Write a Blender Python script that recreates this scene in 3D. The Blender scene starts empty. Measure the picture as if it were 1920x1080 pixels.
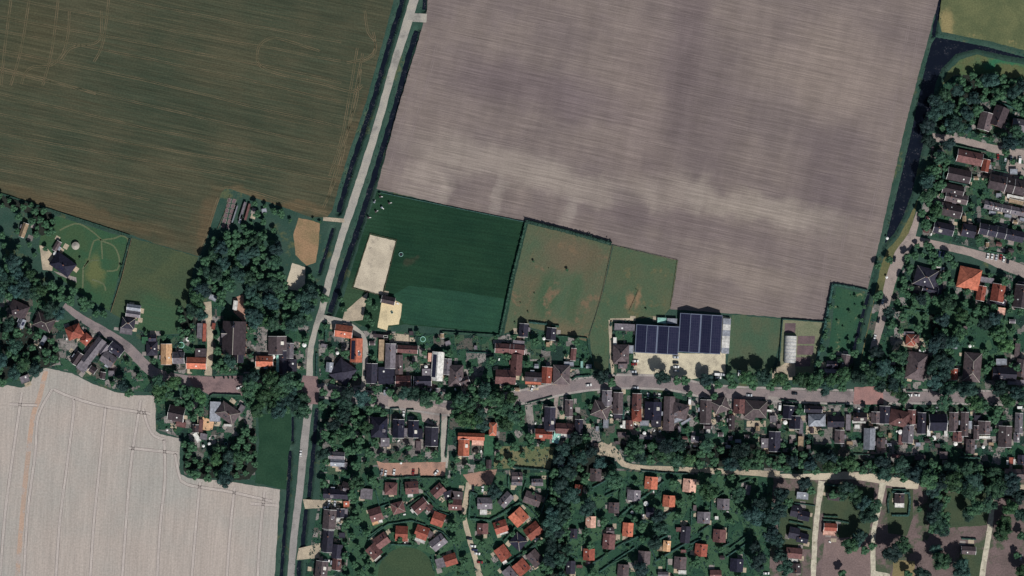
import bpy, bmesh, math, random
import numpy as np
from mathutils import Vector, Matrix
from mathutils.geometry import tessellate_polygon
random.seed(7)
R = math.radians
S = 0.4                                    # metres per map unit
C = bpy.context.scene.collection
sc = bpy.context.scene
# ------------------------------------------------------------------ camera, sky, sun, exposure
cd = bpy.data.cameras.new('camera'); cam = bpy.data.objects.new('camera', cd); C.objects.link(cam)
cam.location = (0, 0, 2400); cam.rotation_euler = (0, 0, 0)
cd.sensor_width = 36; cd.lens = 36*2400/768.0; cd.clip_start = 10; cd.clip_end = 12000
sc.camera = cam
SUN_EL, SUN_AZ = R(45), R(156)             # azimuth clockwise from north (+Y)
w = bpy.data.worlds.new('World'); sc.world = w; w.use_nodes = True
nt = w.node_tree; bgn = nt.nodes['Background']
sky = nt.nodes.new('ShaderNodeTexSky'); sky.sky_type = 'NISHITA'; sky.sun_disc = False
sky.sun_elevation = SUN_EL; sky.sun_rotation = SUN_AZ
nt.links.new(sky.outputs[0], bgn.inputs[0]); bgn.inputs[1].default_value = 0.05
sl = bpy.data.lights.new('sun', 'SUN'); sl.energy = 4.1; sl.angle = R(0.5); sl.color = (1, .975, .95)
so = bpy.data.objects.new('sun', sl); C.objects.link(so); so.location = (0, 0, 300)
d = Vector((math.sin(SUN_AZ)*math.cos(SUN_EL), math.cos(SUN_AZ)*math.cos(SUN_EL), math.sin(SUN_EL)))
so.rotation_euler = d.to_track_quat('Z', 'Y').to_euler()
sc.view_settings.view_transform = 'Standard'; sc.view_settings.look = 'None'
sc.view_settings.gamma = 1; sc.view_settings.exposure = 0

# ------------------------------------------------------------------ helpers
def P(x, y): return ((x-960)*S, (540-y)*S)
def lin(c):
    return tuple(((v/255)/12.92 if v/255 <= .04045 else ((v/255+.055)/1.055)**2.4) for v in c)
def tag(o, label=None, cat=None, group=None, kind=None):
    if label: o['label'] = label
    if cat: o['category'] = cat
    if group: o['group'] = group
    if kind: o['kind'] = kind
    return o
def link(name, me, parent=None):
    o = bpy.data.objects.new(name, me); C.objects.link(o)
    if parent is not None: o.parent = parent
    return o
def empty(name, x, y, z=0, rz=0):
    o = bpy.data.objects.new(name, None); C.objects.link(o); o.empty_display_size = 1
    o.location = (x, y, z); o.rotation_euler = (0, 0, rz); return o
def mesh(name, vs, fs, m, smooth=False):
    me = bpy.data.meshes.new(name); me.from_pydata(vs, [], fs)
    for mm in (m if isinstance(m, (list, tuple)) else [m]): me.materials.append(mm)
    if smooth: me.polygons.foreach_set('use_smooth', [True]*len(me.polygons))
    me.update(); return me
class MB:
    def __init__(s): s.v = []; s.f = []
    def box(s, x0, x1, y0, y1, z0, z1, M=None):
        n = len(s.v)
        vs = [Vector((x, y, z)) for z in (z0, z1) for (x, y) in ((x0, y0), (x1, y0), (x1, y1), (x0, y1))]
        if M: vs = [M @ v for v in vs]
        s.v += [tuple(v) for v in vs]
        s.f += [tuple(n+i for i in q) for q in ((3,2,1,0),(4,5,6,7),(0,1,5,4),(1,2,6,5),(2,3,7,6),(3,0,4,7))]
        return s
    def raw(s, vs, fs):
        n = len(s.v); s.v += [tuple(v) for v in vs]; s.f += [tuple(n+i for i in q) for q in fs]; return s
    def cyl(s, x, y, z0, z1, r0, r1=None, n=10):
        r1 = r0 if r1 is None else r1; k = len(s.v)
        for z, r in ((z0, r0), (z1, r1)):
            for i in range(n):
                a = 2*math.pi*i/n; s.v.append((x+r*math.cos(a), y+r*math.sin(a), z))
        for i in range(n): s.f.append((k+i, k+(i+1) % n, k+n+(i+1) % n, k+n+i))
        s.f.append(tuple(k+n+i for i in range(n))); s.f.append(tuple(k+n-1-i for i in range(n))); return s
    def build(s, name, m, parent=None, smooth=False):
        return link(name, mesh(name, s.v, s.f, m, smooth), parent)

# ------------------------------------------------------------------ materials
def new_mat(name, rough=.9):
    m = bpy.data.materials.new(name); m.use_nodes = True; t = m.node_tree
    b = t.nodes['Principled BSDF']; b.inputs['Roughness'].default_value = rough
    b.inputs['Specular IOR Level'].default_value = .15
    return m, t, b
def nd(t, typ, **kw):
    n = t.nodes.new(typ)
    for k, v in kw.items():
        if isinstance(k, str) and hasattr(n, k): setattr(n, k, v)
        else: n.inputs[k].default_value = v
    return n
def mix(t, fac, a, b, mode='MIX'):
    n = t.nodes.new('ShaderNodeMix'); n.data_type = 'RGBA'; n.blend_type = mode
    for ix, v in ((0, fac), (6, a), (7, b)):
        sock = n.inputs[ix]
        if hasattr(v, 'links'): t.links.new(v, sock)
        elif ix == 0: sock.default_value = v
        else: sock.default_value = (*v[:3], 1)
    return n.outputs[2]
def ramp(t, src, a, b):
    n = nd(t, 'ShaderNodeMapRange'); n.inputs[1].default_value = a; n.inputs[2].default_value = b
    n.interpolation_type = 'SMOOTHSTEP'
    t.links.new(src, n.inputs[0]); return n.outputs[0]
def coords(t, rot=0, scale=(1, 1, 1)):
    tc = t.nodes.new('ShaderNodeTexCoord'); mp = t.nodes.new('ShaderNodeMapping'); mp.vector_type = 'TEXTURE'
    mp.inputs['Rotation'].default_value = (0, 0, R(rot)); mp.inputs['Scale'].default_value = scale
    t.links.new(tc.outputs['Object'], mp.inputs[0]); return mp.outputs[0]
def noise(t, vec, scale, detail=4, rough=.6):
    n = t.nodes.new('ShaderNodeTexNoise'); n.inputs['Scale'].default_value = scale
    n.inputs['Detail'].default_value = detail; n.inputs['Roughness'].default_value = rough
    t.links.new(vec, n.inputs['Vector']); return n.outputs['Fac']
def bumpy(t, b, h, st, dist=.3):
    n = t.nodes.new('ShaderNodeBump'); n.inputs['Strength'].default_value = st; n.inputs['Distance'].default_value = dist
    t.links.new(h, n.inputs['Height']); t.links.new(n.outputs[0], b.inputs['Normal'])
def blobs(t, col, lst):
    """soil patches: (x, y, rx, ry, rot, rgb, amount) in map units, soft ellipses broken by noise"""
    tc = t.nodes.new('ShaderNodeTexCoord')
    wn = t.nodes.new('ShaderNodeTexNoise'); wn.inputs['Scale'].default_value = .028; wn.inputs['Detail'].default_value = 9; wn.inputs['Roughness'].default_value = .62
    t.links.new(tc.outputs['Object'], wn.inputs['Vector'])
    vm = t.nodes.new('ShaderNodeVectorMath'); vm.operation = 'MULTIPLY_ADD'
    t.links.new(wn.outputs['Color'], vm.inputs[0]); vm.inputs[1].default_value = (40, 40, 0)
    t.links.new(tc.outputs['Object'], vm.inputs[2])
    for (x, y, rx, ry, rot, c, am) in lst:
        px, py = P(x, y)
        mp = t.nodes.new('ShaderNodeMapping'); mp.vector_type = 'TEXTURE'
        mp.inputs['Location'].default_value = (px+20, py+20, 0); mp.inputs['Rotation'].default_value = (0, 0, R(rot))
        mp.inputs['Scale'].default_value = (rx*S, ry*S, 1)
        t.links.new(vm.outputs[0], mp.inputs[0])
        ln = t.nodes.new('ShaderNodeVectorMath'); ln.operation = 'LENGTH'; t.links.new(mp.outputs[0], ln.inputs[0])
        f = nd(t, 'ShaderNodeMapRange'); f.interpolation_type = 'SMOOTHSTEP'
        f.inputs[1].default_value = 1.15; f.inputs[2].default_value = .35; f.inputs[4].default_value = am
        t.links.new(ln.outputs['Value'], f.inputs[0])
        col = mix(t, f.outputs[0], col, lin(c))
    return col
def ground_mat(name, a, b, scale=.05, fine=1.2, streak=None, bl=(), third=None, rough=1.0, bump=.25, grain=.5, furrow=()):
    """a/b: two real surface colours mixed by large noise; streak=(rot, strength, rgb, along, across)"""
    m, t, bs = new_mat(name, rough); v = coords(t)
    col = mix(t, ramp(t, noise(t, v, scale, 5), .35, .65), lin(a), lin(b))
    if bl: col = blobs(t, col, bl)
    if third: col = mix(t, ramp(t, noise(t, v, third[1], 4, .7), third[2], third[2]+.12), col, lin(third[0]))
    if streak:
        for (rot, st, c, al, ac, lo) in streak:
            sv = coords(t, rot, (al, ac, 1))
            f = ramp(t, noise(t, sv, 1, 3, .75), lo, lo+.25)
            mm = nd(t, 'ShaderNodeMath', operation='MULTIPLY'); t.links.new(f, mm.inputs[0]); mm.inputs[1].default_value = st
            col = mix(t, mm.outputs[0], col, lin(c))
    for (rot, al, ac, lo, hi) in furrow:
        f = ramp(t, noise(t, coords(t, rot, (al, ac, 1)), 1, 2, .6), .3, .7)
        col = mix(t, 1.0, col, mix(t, f, (lo, lo, lo*.98), (hi, hi, hi*.98)), 'MULTIPLY')
    fn = noise(t, v, fine, 3, .8)
    col = mix(t, grain, col, mix(t, ramp(t, fn, .3, .7), (.55, .55, .55), (1.4, 1.4, 1.4)), 'MULTIPLY')
    t.links.new(col, bs.inputs['Base Color']); bumpy(t, bs, fn, bump)
    return m
def thing_mat(name, c, var=.18, scale=.5, rough=.85, rnd=.25, spec=.15, aniso=(1, 1, 1), metal=0):
    m, t, b = new_mat(name, rough); b.inputs['Specular IOR Level'].default_value = spec; b.inputs['Metallic'].default_value = metal
    v = coords(t, 0, aniso)
    n = noise(t, v, scale, 4, .7)
    base = lin(c)
    col = mix(t, ramp(t, n, .3, .7), tuple(x*(1-var) for x in base), tuple(min(1, x*(1+var)) for x in base))
    if rnd:
        oi = t.nodes.new('ShaderNodeObjectInfo')
        f = nd(t, 'ShaderNodeMapRange'); f.inputs[3].default_value = 1-rnd; f.inputs[4].default_value = 1+rnd
        t.links.new(oi.outputs['Random'], f.inputs[0])
        hs = t.nodes.new('ShaderNodeHueSaturation'); t.links.new(f.outputs[0], hs.inputs['Value']); t.links.new(col, hs.inputs['Color'])
        col = hs.outputs[0]
    t.links.new(col, b.inputs['Base Color']); return m
ROOF = {   # key: (rgb, word)
 'br': ((68, 58, 62), 'dark brown'), 'dk': ((52, 50, 64), 'charcoal'), 'navy': ((34, 34, 52), 'black'),
 'gy': ((118, 112, 118), 'grey'), 'gybr': ((96, 84, 86), 'grey-brown'), 'rdbr': ((112, 78, 76), 'reddish-brown'),
 'rd': ((146, 80, 66), 'brick-red'), 'or': ((194, 114, 90), 'orange'), 'pk': ((222, 172, 152), 'pale pink'),
 'wh': ((214, 212, 205), 'white'), 'bg': ((222, 174, 132), 'apricot'), 'sg': ((146, 150, 158), 'pale grey'),
 'teal': ((150, 200, 186), 'pale green'), 'tan': ((160, 138, 112), 'tan'), 'lawn': ((48, 92, 64), 'green planted')}
def roof_mat(k, c):
    m, t, b = new_mat('roof_'+k, .75); b.inputs['Specular IOR Level'].default_value = .3
    v = coords(t); base = lin(c)
    col = mix(t, ramp(t, noise(t, v, .45, 5, .75), .3, .7), tuple(x*.62 for x in base), tuple(min(.9, x*1.3) for x in base))
    br = t.nodes.new('ShaderNodeTexBrick'); br.inputs['Scale'].default_value = 1; br.inputs['Brick Width'].default_value = .6
    br.inputs['Row Height'].default_value = .42; br.inputs['Mortar Size'].default_value = .05
    br.inputs['Color1'].default_value = (1.1, 1.1, 1.1, 1); br.inputs['Color2'].default_value = (.85, .85, .85, 1); br.inputs['Mortar'].default_value = (.5, .5, .5, 1)
    t.links.new(v, br.inputs['Vector']); col = mix(t, .6, col, br.outputs[0], 'MULTIPLY')
    moss = ramp(t, noise(t, v, .9, 3, .7), .6, .75)
    mm = nd(t, 'ShaderNodeMath', operation='MULTIPLY'); t.links.new(moss, mm.inputs[0]); mm.inputs[1].default_value = .3
    col = mix(t, mm.outputs[0], col, lin((88, 92, 84)) if k not in ('wh', 'pk', 'bg', 'or', 'lawn') else tuple(x*.6 for x in base))
    oi = t.nodes.new('ShaderNodeObjectInfo'); f = nd(t, 'ShaderNodeMapRange'); f.inputs[3].default_value = .8; f.inputs[4].default_value = 1.2
    t.links.new(oi.outputs['Random'], f.inputs[0]); hs = t.nodes.new('ShaderNodeHueSaturation')
    t.links.new(f.outputs[0], hs.inputs['Value']); t.links.new(col, hs.inputs['Color']); t.links.new(hs.outputs[0], b.inputs['Base Color'])
    return m
MR = {k: roof_mat(k, c) for k, (c, _) in ROOF.items()}
M = {
 'brick': thing_mat('brick_wall', (150, 98, 80), .2, 2), 'plaster': thing_mat('pale_wall', (205, 200, 188), .1, .6),
 'glass': thing_mat('window_glass', (40, 52, 62), .1, 1, .15, 0, .5), 'frame': thing_mat('white_frame', (225, 225, 220), .05, 1, .6, 0),
 'pv': None, 'chim': thing_mat('chimney_brick', (120, 80, 68), .2, 2), 'door': thing_mat('painted_door', (60, 78, 70), .1, 1, .5),
 'bark': thing_mat('bark', (80, 66, 54), .3, 2), 'steel': thing_mat('galvanised_metal', (140, 148, 158), .1, .8, .5, 0, .4),
 'tyre': thing_mat('tyre_rubber', (24, 24, 26), .1, 3, .8, 0), 'wood': thing_mat('weathered_wood', (128, 104, 84), .25, 1.5),
 'dark': thing_mat('dark_metal', (36, 38, 44), .1, 1, .6, 0), 'stone': thing_mat('pale_stone', (176, 170, 158), .2, 1.2),
}
m, t, b = new_mat('solar_cells', .25); v = coords(t)
br = t.nodes.new('ShaderNodeTexBrick'); br.offset = 0; br.inputs['Scale'].default_value = 1
br.inputs['Brick Width'].default_value = 1.7; br.inputs['Row Height'].default_value = 2.0; br.inputs['Mortar Size'].default_value = .06
br.inputs['Color1'].default_value = (*lin((34, 36, 58)), 1); br.inputs['Color2'].default_value = (*lin((40, 40, 62)), 1); br.inputs['Mortar'].default_value = (*lin((60, 62, 80)), 1)
t.links.new(v, br.inputs['Vector']); t.links.new(br.outputs[0], b.inputs['Base Color']); b.inputs['Specular IOR Level'].default_value = .4
M['pv'] = m
def leaf_mat(name, a, b_, rnd=.3):
    m, t, b = new_mat(name, .7); b.inputs['Specular IOR Level'].default_value = .25
    v = coords(t); oi = t.nodes.new('ShaderNodeObjectInfo')
    col = mix(t, ramp(t, noise(t, v, 1.1, 3, .7), .35, .65), lin(a), lin(b_))
    f = nd(t, 'ShaderNodeMapRange'); f.inputs[3].default_value = 1-rnd; f.inputs[4].default_value = 1+rnd
    t.links.new(oi.outputs['Random'], f.inputs[0])
    hs = t.nodes.new('ShaderNodeHueSaturation'); t.links.new(f.outputs[0], hs.inputs['Value'])
    h = nd(t, 'ShaderNodeMath', operation='FRACT'); mu = nd(t, 'ShaderNodeMath', operation='MULTIPLY'); t.links.new(oi.outputs['Random'], mu.inputs[0]); mu.inputs[1].default_value = 7.3
    t.links.new(mu.outputs[0], h.inputs[0]); hf = nd(t, 'ShaderNodeMapRange'); hf.inputs[3].default_value = .46; hf.inputs[4].default_value = .53
    t.links.new(h.outputs[0], hf.inputs[0]); t.links.new(hf.outputs[0], hs.inputs['Hue']); t.links.new(col, hs.inputs['Color'])
    t.links.new(hs.outputs[0], b.inputs['Base Color'])
    return m
LEAF = [leaf_mat('leaf_bluegreen', (26, 50, 47), (52, 82, 73)), leaf_mat('leaf_green', (30, 58, 44), (62, 94, 66)),
        leaf_mat('leaf_dark', (20, 40, 39), (40, 64, 60)), leaf_mat('leaf_bright', (56, 92, 58), (80, 120, 76)),
        leaf_mat('leaf_hedge', (28, 54, 48), (50, 84, 72)), leaf_mat('leaf_copper', (54, 54, 56), (76, 76, 72))]

# ------------------------------------------------------------------ setting: terrain with carved ditches
DITCH = [  # polyline (map units), half width (m), depth
 ([(758,-40),(752,10),(735,62),(700,188),(660,308),(634,398)], 3.3, 2.2),
 ([(781,58),(764,112),(741,200),(700,335),(671,428),(640,518),(618,586)], 3.7, 2.2),
 ([(799,-40),(795,18)], 2.8, 1.8),
 ([(624,428),(610,476),(598,512)], 2.2, 1.8),
 ([(594,766),(588,840),(579,932)], 2.9, 1.9), ([(574,956),(566,1032)], 2.9, 1.9), ([(561,1052),(556,1120)], 2.9, 1.9),
 ([(549,782),(548,828)], 1.8, 1.6), ([(544,846),(540,920),(533,1000),(524,1120)], 2.4, 1.8),
 ([(1767,-40),(1757,30),(1750,66)], 2.6, 1.8), ([(1630,548),(1612,610),(1596,682)], 2.2, 1.7),
 ([(245,446),(226,520),(206,585)], .8, .6), ([(0,362),(120,402),(245,442)], .9, .6), ([(985,418),(960,520),(938,628)], 1.3, 1.0),
]
CANAL = [(1752,64),(1800,72),(1850,82),(1960,112),(1960,122),(1880,108),(1830,97),(1795,106),(1770,132),(1759,160),(1750,210),(1741,250),(1730,300),(1716,360),(1700,405),(1682,440),(1662,462),(1648,492),(1638,540),(1629,552),(1632,520),(1654,456),(1667,402),(1684,332),(1702,256),(1719,176),(1731,120),(1742,80)]
def dens(a0, a1, b0, b1, st):
    mid = np.arange(b0, b1+.01, st)
    return np.concatenate([[a0, (a0*2+b0)/3, b0-60], mid, [b1+60, (a1*2+b1)/3, a1]])
gx = dens(-3000, 3000, -410, 410, 1.0); gy = dens(-3000, 3000, -240, 240, 1.0)
X, Y = np.meshgrid(gx, gy); Z = np.zeros_like(X)
for pl, hw, dep in DITCH:
    D = np.full_like(X, 1e9)
    for a, b in zip(pl[:-1], pl[1:]):
        ax, ay = P(*a); bx, by = P(*b); dx, dy = bx-ax, by-ay
        tt = np.clip(((X-ax)*dx+(Y-ay)*dy)/(dx*dx+dy*dy), 0, 1)
        D = np.minimum(D, np.hypot(X-ax-tt*dx, Y-ay-tt*dy))
    wob = .35*np.sin(X*.31+Y*.47)+.25*np.sin(X*.9-Y*.7)
    Z = np.minimum(Z, -dep*np.clip((hw+wob*.5-D)/(hw*.55), 0, 1))
cp = [P(*p) for p in CANAL]; D = np.full_like(X, 1e9); ins = np.zeros(X.shape, bool)
for (ax, ay), (bx, by) in zip(cp, cp[1:]+cp[:1]):
    dx, dy = bx-ax, by-ay
    tt = np.clip(((X-ax)*dx+(Y-ay)*dy)/(dx*dx+dy*dy), 0, 1); D = np.minimum(D, np.hypot(X-ax-tt*dx, Y-ay-tt*dy))
    if dy: ins ^= ((ay > Y) != (by > Y)) & (X < dx*(Y-ay)/dy+ax)
Z = np.where(ins, np.minimum(Z, -np.clip(D*.48, 0, 2.2)), Z)
Z += np.where((np.abs(X) < 405) & (np.abs(Y) < 235) & (Z < -.02), .12*np.sin(X*1.7)*np.sin(Y*1.3), 0)
ny, nx = X.shape
me = bpy.data.meshes.new('ground'); me.vertices.add(nx*ny)
me.vertices.foreach_set('co', np.stack([X, Y, Z], -1).astype(np.float32).ravel())
i = np.arange(nx*ny).reshape(ny, nx); q = np.stack([i[:-1, :-1], i[:-1, 1:], i[1:, 1:], i[1:, :-1]], -1).reshape(-1, 4)
me.loops.add(q.size); me.loops.foreach_set('vertex_index', q.ravel().astype(np.int32))
me.polygons.add(len(q)); me.polygons.foreach_set('loop_start', (np.arange(len(q))*4).astype(np.int32))
me.update(calc_edges=True); me.validate()
me.materials.append(ground_mat('verge_grass', (46, 72, 62), (56, 78, 68), .08, 1.0, bl=(), third=((84, 92, 66), .05, .56), bump=.6))
tag(link('ground', me), kind='structure')
def rough_edge(pts, step=6, amp=.5, closed=True):
    out = []; n = len(pts)
    for k in range(n if closed else n-1):
        a, b = pts[k], pts[(k+1) % n]; L = math.dist(a, b); m_ = max(1, int(L/step))
        for j in range(m_):
            f = j/m_; out.append((a[0]+(b[0]-a[0])*f+random.uniform(-amp, amp)*(j > 0), a[1]+(b[1]-a[1])*f+random.uniform(-amp, amp)*(j > 0)))
    if not closed: out.append(pts[-1])
    return out
def sheet(name, pts, m, z=.03, amp=.6, kind='structure', label=None, cat=None):
    pp = [P(*p) for p in rough_edge(pts, 6, amp)]
    vs = [(x, y, z) for x, y in pp]; tr = tessellate_polygon([[Vector(v) for v in vs]])
    fs = []
    for a, b, c in tr:
        n = (vs[b][0]-vs[a][0])*(vs[c][1]-vs[a][1])-(vs[b][1]-vs[a][1])*(vs[c][0]-vs[a][0])
        fs.append((a, b, c) if n > 0 else (a, c, b))
    o = link(name, mesh(name, vs, fs, m)); return tag(o, label, cat, kind=kind)
def strip_mb(mb, pts, wd, z, amp=.25, smooth=True):
    """flat ribbon along a map-unit polyline, wd in map units (number or per-point list)"""
    q = []
    ws = wd if isinstance(wd, (list, tuple)) else [wd]*len(pts)
    if smooth and len(pts) > 2:
        ext = [pts[0]]+list(pts)+[pts[-1]]
        for k in range(len(pts)-1):
            p0, p1, p2, p3 = ext[k:k+4]; n = max(2, int(math.dist(p1, p2)/8))
            for j in range(n):
                t_ = j/n; cc = []
                for i_ in (0, 1):
                    cc.append(.5*(2*p1[i_]+(p2[i_]-p0[i_])*t_+(2*p0[i_]-5*p1[i_]+4*p2[i_]-p3[i_])*t_**2+(3*p1[i_]-p0[i_]-3*p2[i_]+p3[i_])*t_**3))
                q.append((cc[0], cc[1], ws[k]+(ws[k+1]-ws[k])*t_))
        q.append((*pts[-1], ws[-1]))
    else: q = [(*p, w_) for p, w_ in zip(pts, ws)]
    vs = []
    for k, (x, y, w_) in enumerate(q):
        a = q[max(0, k-1)]; b = q[min(len(q)-1, k+1)]; dx, dy = b[0]-a[0], b[1]-a[1]; L = math.hypot(dx, dy) or 1
        ox, oy = -dy/L*w_/2, dx/L*w_/2; ja = 1+random.uniform(-amp, amp)/max(1, w_)*2; jb = 1+random.uniform(-amp, amp)/max(1, w_)*2
        vs += [(*P(x+ox*ja, y+oy*ja), z), (*P(x-ox*jb, y-oy*jb), z)]
    mb.raw(vs, [(2*k, 2*k+2, 2*k+3, 2*k+1) for k in range(len(q)-1)])
def road(name, pts, wd, m, z=.08, amp=.5):
    mb = MB(); strip_mb(mb, pts, wd, z, amp); return tag(mb.build(name, m), kind='structure')

def tracks(lines, wd, m, gap=0, z=.045, name='tractor_track'):
    mb = MB()
    for pl in lines:
        for s_ in ((-gap/2, gap/2) if gap else (0,)):
            q = []
            for k, p in enumerate(pl):
                a = pl[max(0, k-1)]; b = pl[min(len(pl)-1, k+1)]; L = math.dist(a, b) or 1
                q.append((p[0]-(b[1]-a[1])/L*s_, p[1]+(b[0]-a[0])/L*s_))
            strip_mb(mb, q, wd, z, .3)
    return tag(mb.build(name, m), kind='structure')
m, t, b = new_mat('ditch_water', .12); v = coords(t)
col = mix(t, ramp(t, noise(t, v, .8, 3, .85),   .57, .64), lin((20, 26, 36)), lin((78, 76, 82)))
col = mix(t, ramp(t, noise(t, v, .12, 2), .45, .6), lin((18, 23, 34)), col)
t.links.new(col, b.inputs['Base Color']); b.inputs['Specular IOR Level'].default_value = .35; MW = m
for k, (pl, hw, dep) in enumerate(DITCH):
    if dep > 1.2:
        mb = MB(); strip_mb(mb, pl, 2*hw*.8/S, -dep+.38, 0, False); tag(mb.build('ditch_water', MW), kind='structure')
mb_pts = [P(*p) for p in CANAL]; vs = [(x, y, -1.0) for x, y in mb_pts]
tag(link('canal_water', mesh('canal_water', vs, [tuple(tr) for tr in tessellate_polygon([[Vector(v) for v in vs]])], MW)), kind='structure')

BR = (134, 119, 119)
mp_ = ground_mat('ploughed_soil', (118, 107, 108), (130, 118, 116), .02, .9, furrow=((-12.5, 26, .8, .84, 1.13), (-12.5, 200, 2.2, .95, 1.05), (-12.5, 110, .7, .88, 1.1), (77, 60, 12, .93, 1.06)),
  grain=.22, streak=[(-12.5, .3, (156, 143, 138), 90, .8, .52), (-12.5, .3, (100, 88, 92), 160, .8, .56), (-12.5, .2, (108, 96, 98), 200, 5, .5)],
  bl=[(1290,60,50,240,-8,(110,98,102),.6),(1010,170,220,60,-12,(110,98,104),.6),(1330,220,90,150,-10,(106,95,99),.5),(1230,330,40,70,5,(104,93,97),.35),
      (1560,330,90,130,-10,(106,95,100),.55),(930,300,220,50,-14,(154,143,138),.65),(1130,355,200,36,-14,(152,141,136),.6),(1420,385,210,38,-12,(160,149,142),.6),(840,345,18,60,-20,(156,146,140),.5),(930,370,16,50,-20,(152,142,138),.5),(1060,395,18,45,-20,(152,142,138),.5),(1310,360,20,60,-10,(154,143,138),.5),
      (800,330,60,60,30,(166,154,148),.5),(1180,390,30,70,30,(104,94,98),.55),(860,340,22,50,35,(108,98,100),.45),(1010,385,22,45,35,(108,98,100),.45),(1570,130,160,110,-12,(150,136,130),.5),(1300,430,220,30,-12,(112,100,104),.5),(1400,520,150,30,-8,(142,130,124),.5),(1200,180,70,180,-8,(138,124,122),.4)])
sheet('ploughed_field', [(806,-40),(800,22),(792,50),(772,118),(744,212),(706,354),(860,389),(985,415),(1148,458),(1272,488),(1264,540),(1257,580),(1375,588),(1470,596),(1546,602),(1555,560),(1563,532),(1600,536),(1627,542),(1650,448),(1664,385),(1694,250),(1722,140),(1744,60),(1760,0),(1764,-40)], mp_)
mg = ground_mat('stubble_field', (62, 69, 55), (76, 76, 60), .02, .7, grain=.4, furrow=((-12, 40, .8, .8, 1.22), (-12.5, 140, 2.6, .92, 1.08)),
  streak=[(-12.5, .5, (96, 86, 68), 60, .75, .5), (-12.5, .45, (46, 60, 50), 60, 1.0, .52), (-12.5, .5, (84, 80, 62), 150, 2.2, .52), (-12.5, .4, (50, 60, 50), 220, 4, .5), (-11.5, .8, (124, 106, 80), 160, .8, .58), (-13, .7, (130, 116, 92), 200, .7, .64)],
  bl=[(660,300,26,260,-18,(92,78,60),.5),(390,440,26,90,-15,(104,86,66),.6),(520,380,140,14,-14,(106,88,66),.6),(330,190,200,60,-10,(50,62,50),.4),(150,400,240,22,-16,(96,80,60),.5),(60,80,80,110,0,(84,76,56),.35)])
sheet('stubble_field', [(-40,-40),(744,-40),(738,0),(722,62),(688,186),(648,306),(622,396),(612,408),(585,408),(530,388),(470,368),(432,354),(424,352),(416,360),(408,382),(392,432),(372,480),(300,460),(245,440),(120,398),(0,360),(-40,350)], mg)
sheet('meadow', [(248,446),(372,482),(362,505),(352,560),(344,600),(335,626),(300,628),(260,618),(207,585),(228,520)],
      ground_mat('meadow_grass', (64, 78, 58), (74, 84, 60), .05, .8, streak=[(-14, .4, (92, 92, 66), 40, 1, .52)], bl=[(290,590,90,50,0,(58,86,62),.9)]))
mp2 = ground_mat('pasture_grass', (25, 53, 39), (32, 60, 43), .03, .8, furrow=((-8, 50, 1.6, .88, 1.12),), streak=[(-8, .35, (40, 66, 50), 60, 1.5, .5)],
   bl=[(720,590,60,40,0,(50,74,54),.6),(772,492,14,12,0,(62,62,50),.6),(660,560,30,50,0,(60,82,60),.7),(700,400,30,50,0,(40,68,50),.7)])
sheet('pasture', [(707,358),(860,392),(982,417),(960,520),(937,627),(800,612),(757,608),(700,620),(652,598),(628,596),(645,555),(676,450)], mp2)
sheet('mown_strip', [(722,562),(766,536),(850,545),(958,562),(937,625),(800,610),(758,606)], ground_mat('mown_pasture', (36, 68, 54), (42, 76, 58), .04, .9, furrow=((-8, 40, 2, .9, 1.1),)), .045)
mp3 = ground_mat('paddock_grass', (92, 94, 74), (76, 94, 72), .035, .9, third=((112, 98, 78), .05, .55), streak=[(60, .3, (112, 98, 72), 20, 3, .5)],
   bl=[(1070,480,70,34,0,(108,92,76),.6),(1000,560,40,60,0,(100,90,70),.4),(1060,612,50,20,0,(114,98,78),.6),(1024,550,26,60,0,(60,88,64),.7),(1110,500,14,60,0,(96,86,68),.4),(1085,560,20,50,0,(68,88,64),.6)])
sheet('paddock', [(990,420),(1060,436),(1148,460),(1130,545),(1103,632),(1100,640),(1010,618),(985,612),(945,626),(966,520)], mp3)
mp4 = ground_mat('east_paddock_grass', (86, 94, 72), (72, 92, 70), .04, .9, third=((100, 98, 72), .06, .55), streak=[(75, .3, (96, 96, 66), 20, 3, .5)],
   bl=[(1175,558,16,20,0,(150,114,90),.6),(1198,552,10,22,0,(152,116,92),.6),(1222,592,9,7,0,(170,134,104),.8),(1165,500,40,40,0,(84,88,66),.4)])
sheet('east_paddock', [(1150,461),(1271,489),(1257,578),(1245,592),(1190,598),(1146,600),(1143,640),(1140,698),(1116,690),(1108,655),(1105,632),(1132,545)], mp4)
ms_ = ground_mat('dry_crop_field', (160, 156, 151), (172, 161, 154), .012, .7, grain=.3, furrow=((86, 30, 1.2, .93, 1.07), (86, 60, 6, .96, 1.04)), streak=[(86, .4, (150, 144, 140), 40, 1.1, .5)],
   bl=[(80,1010,20,120,0,(182,140,112),.0)])
FIELDF = [(-40,735),(0,726),(14,722),(40,727),(56,722),(66,695),(86,690),(135,700),(170,718),(215,735),(250,741),(291,742),(292,808),(300,814),(338,822),(336,888),(352,896),(430,903),(525,918),(520,1000),(512,1120),(-40,1120)]
sheet('dry_crop_field', FIELDF, ms_)
def grassp(n, a, b, **k): return ground_mat(n, a, b, .06, .9, **k)
sheet('meadow', [(484,776),(546,776),(546,830),(541,850),(536,918),(478,905),(486,830)], grassp('long_grass', (34, 62, 46), (42, 70, 52)))
sheet('pasture', [(1770,-40),(1960,-40),(1960,104),(1850,76),(1766,60),(1760,40)],
      grassp('dry_pasture', (86, 94, 66), (102, 106, 74), third=((158, 140, 98), .04, .6), bl=[(1785,40,16,40,0,(160,142,100),.6)]))
sheet('canal_bank', [(1960,128),(1880,114),(1832,102),(1800,112),(1776,136),(1766,160),(1790,175),(1960,180)],
      grassp('bank_grass', (92, 96, 66), (70, 96, 64), bl=[(1880,122,60,8,-8,(40,104,76),.8)]))
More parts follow.
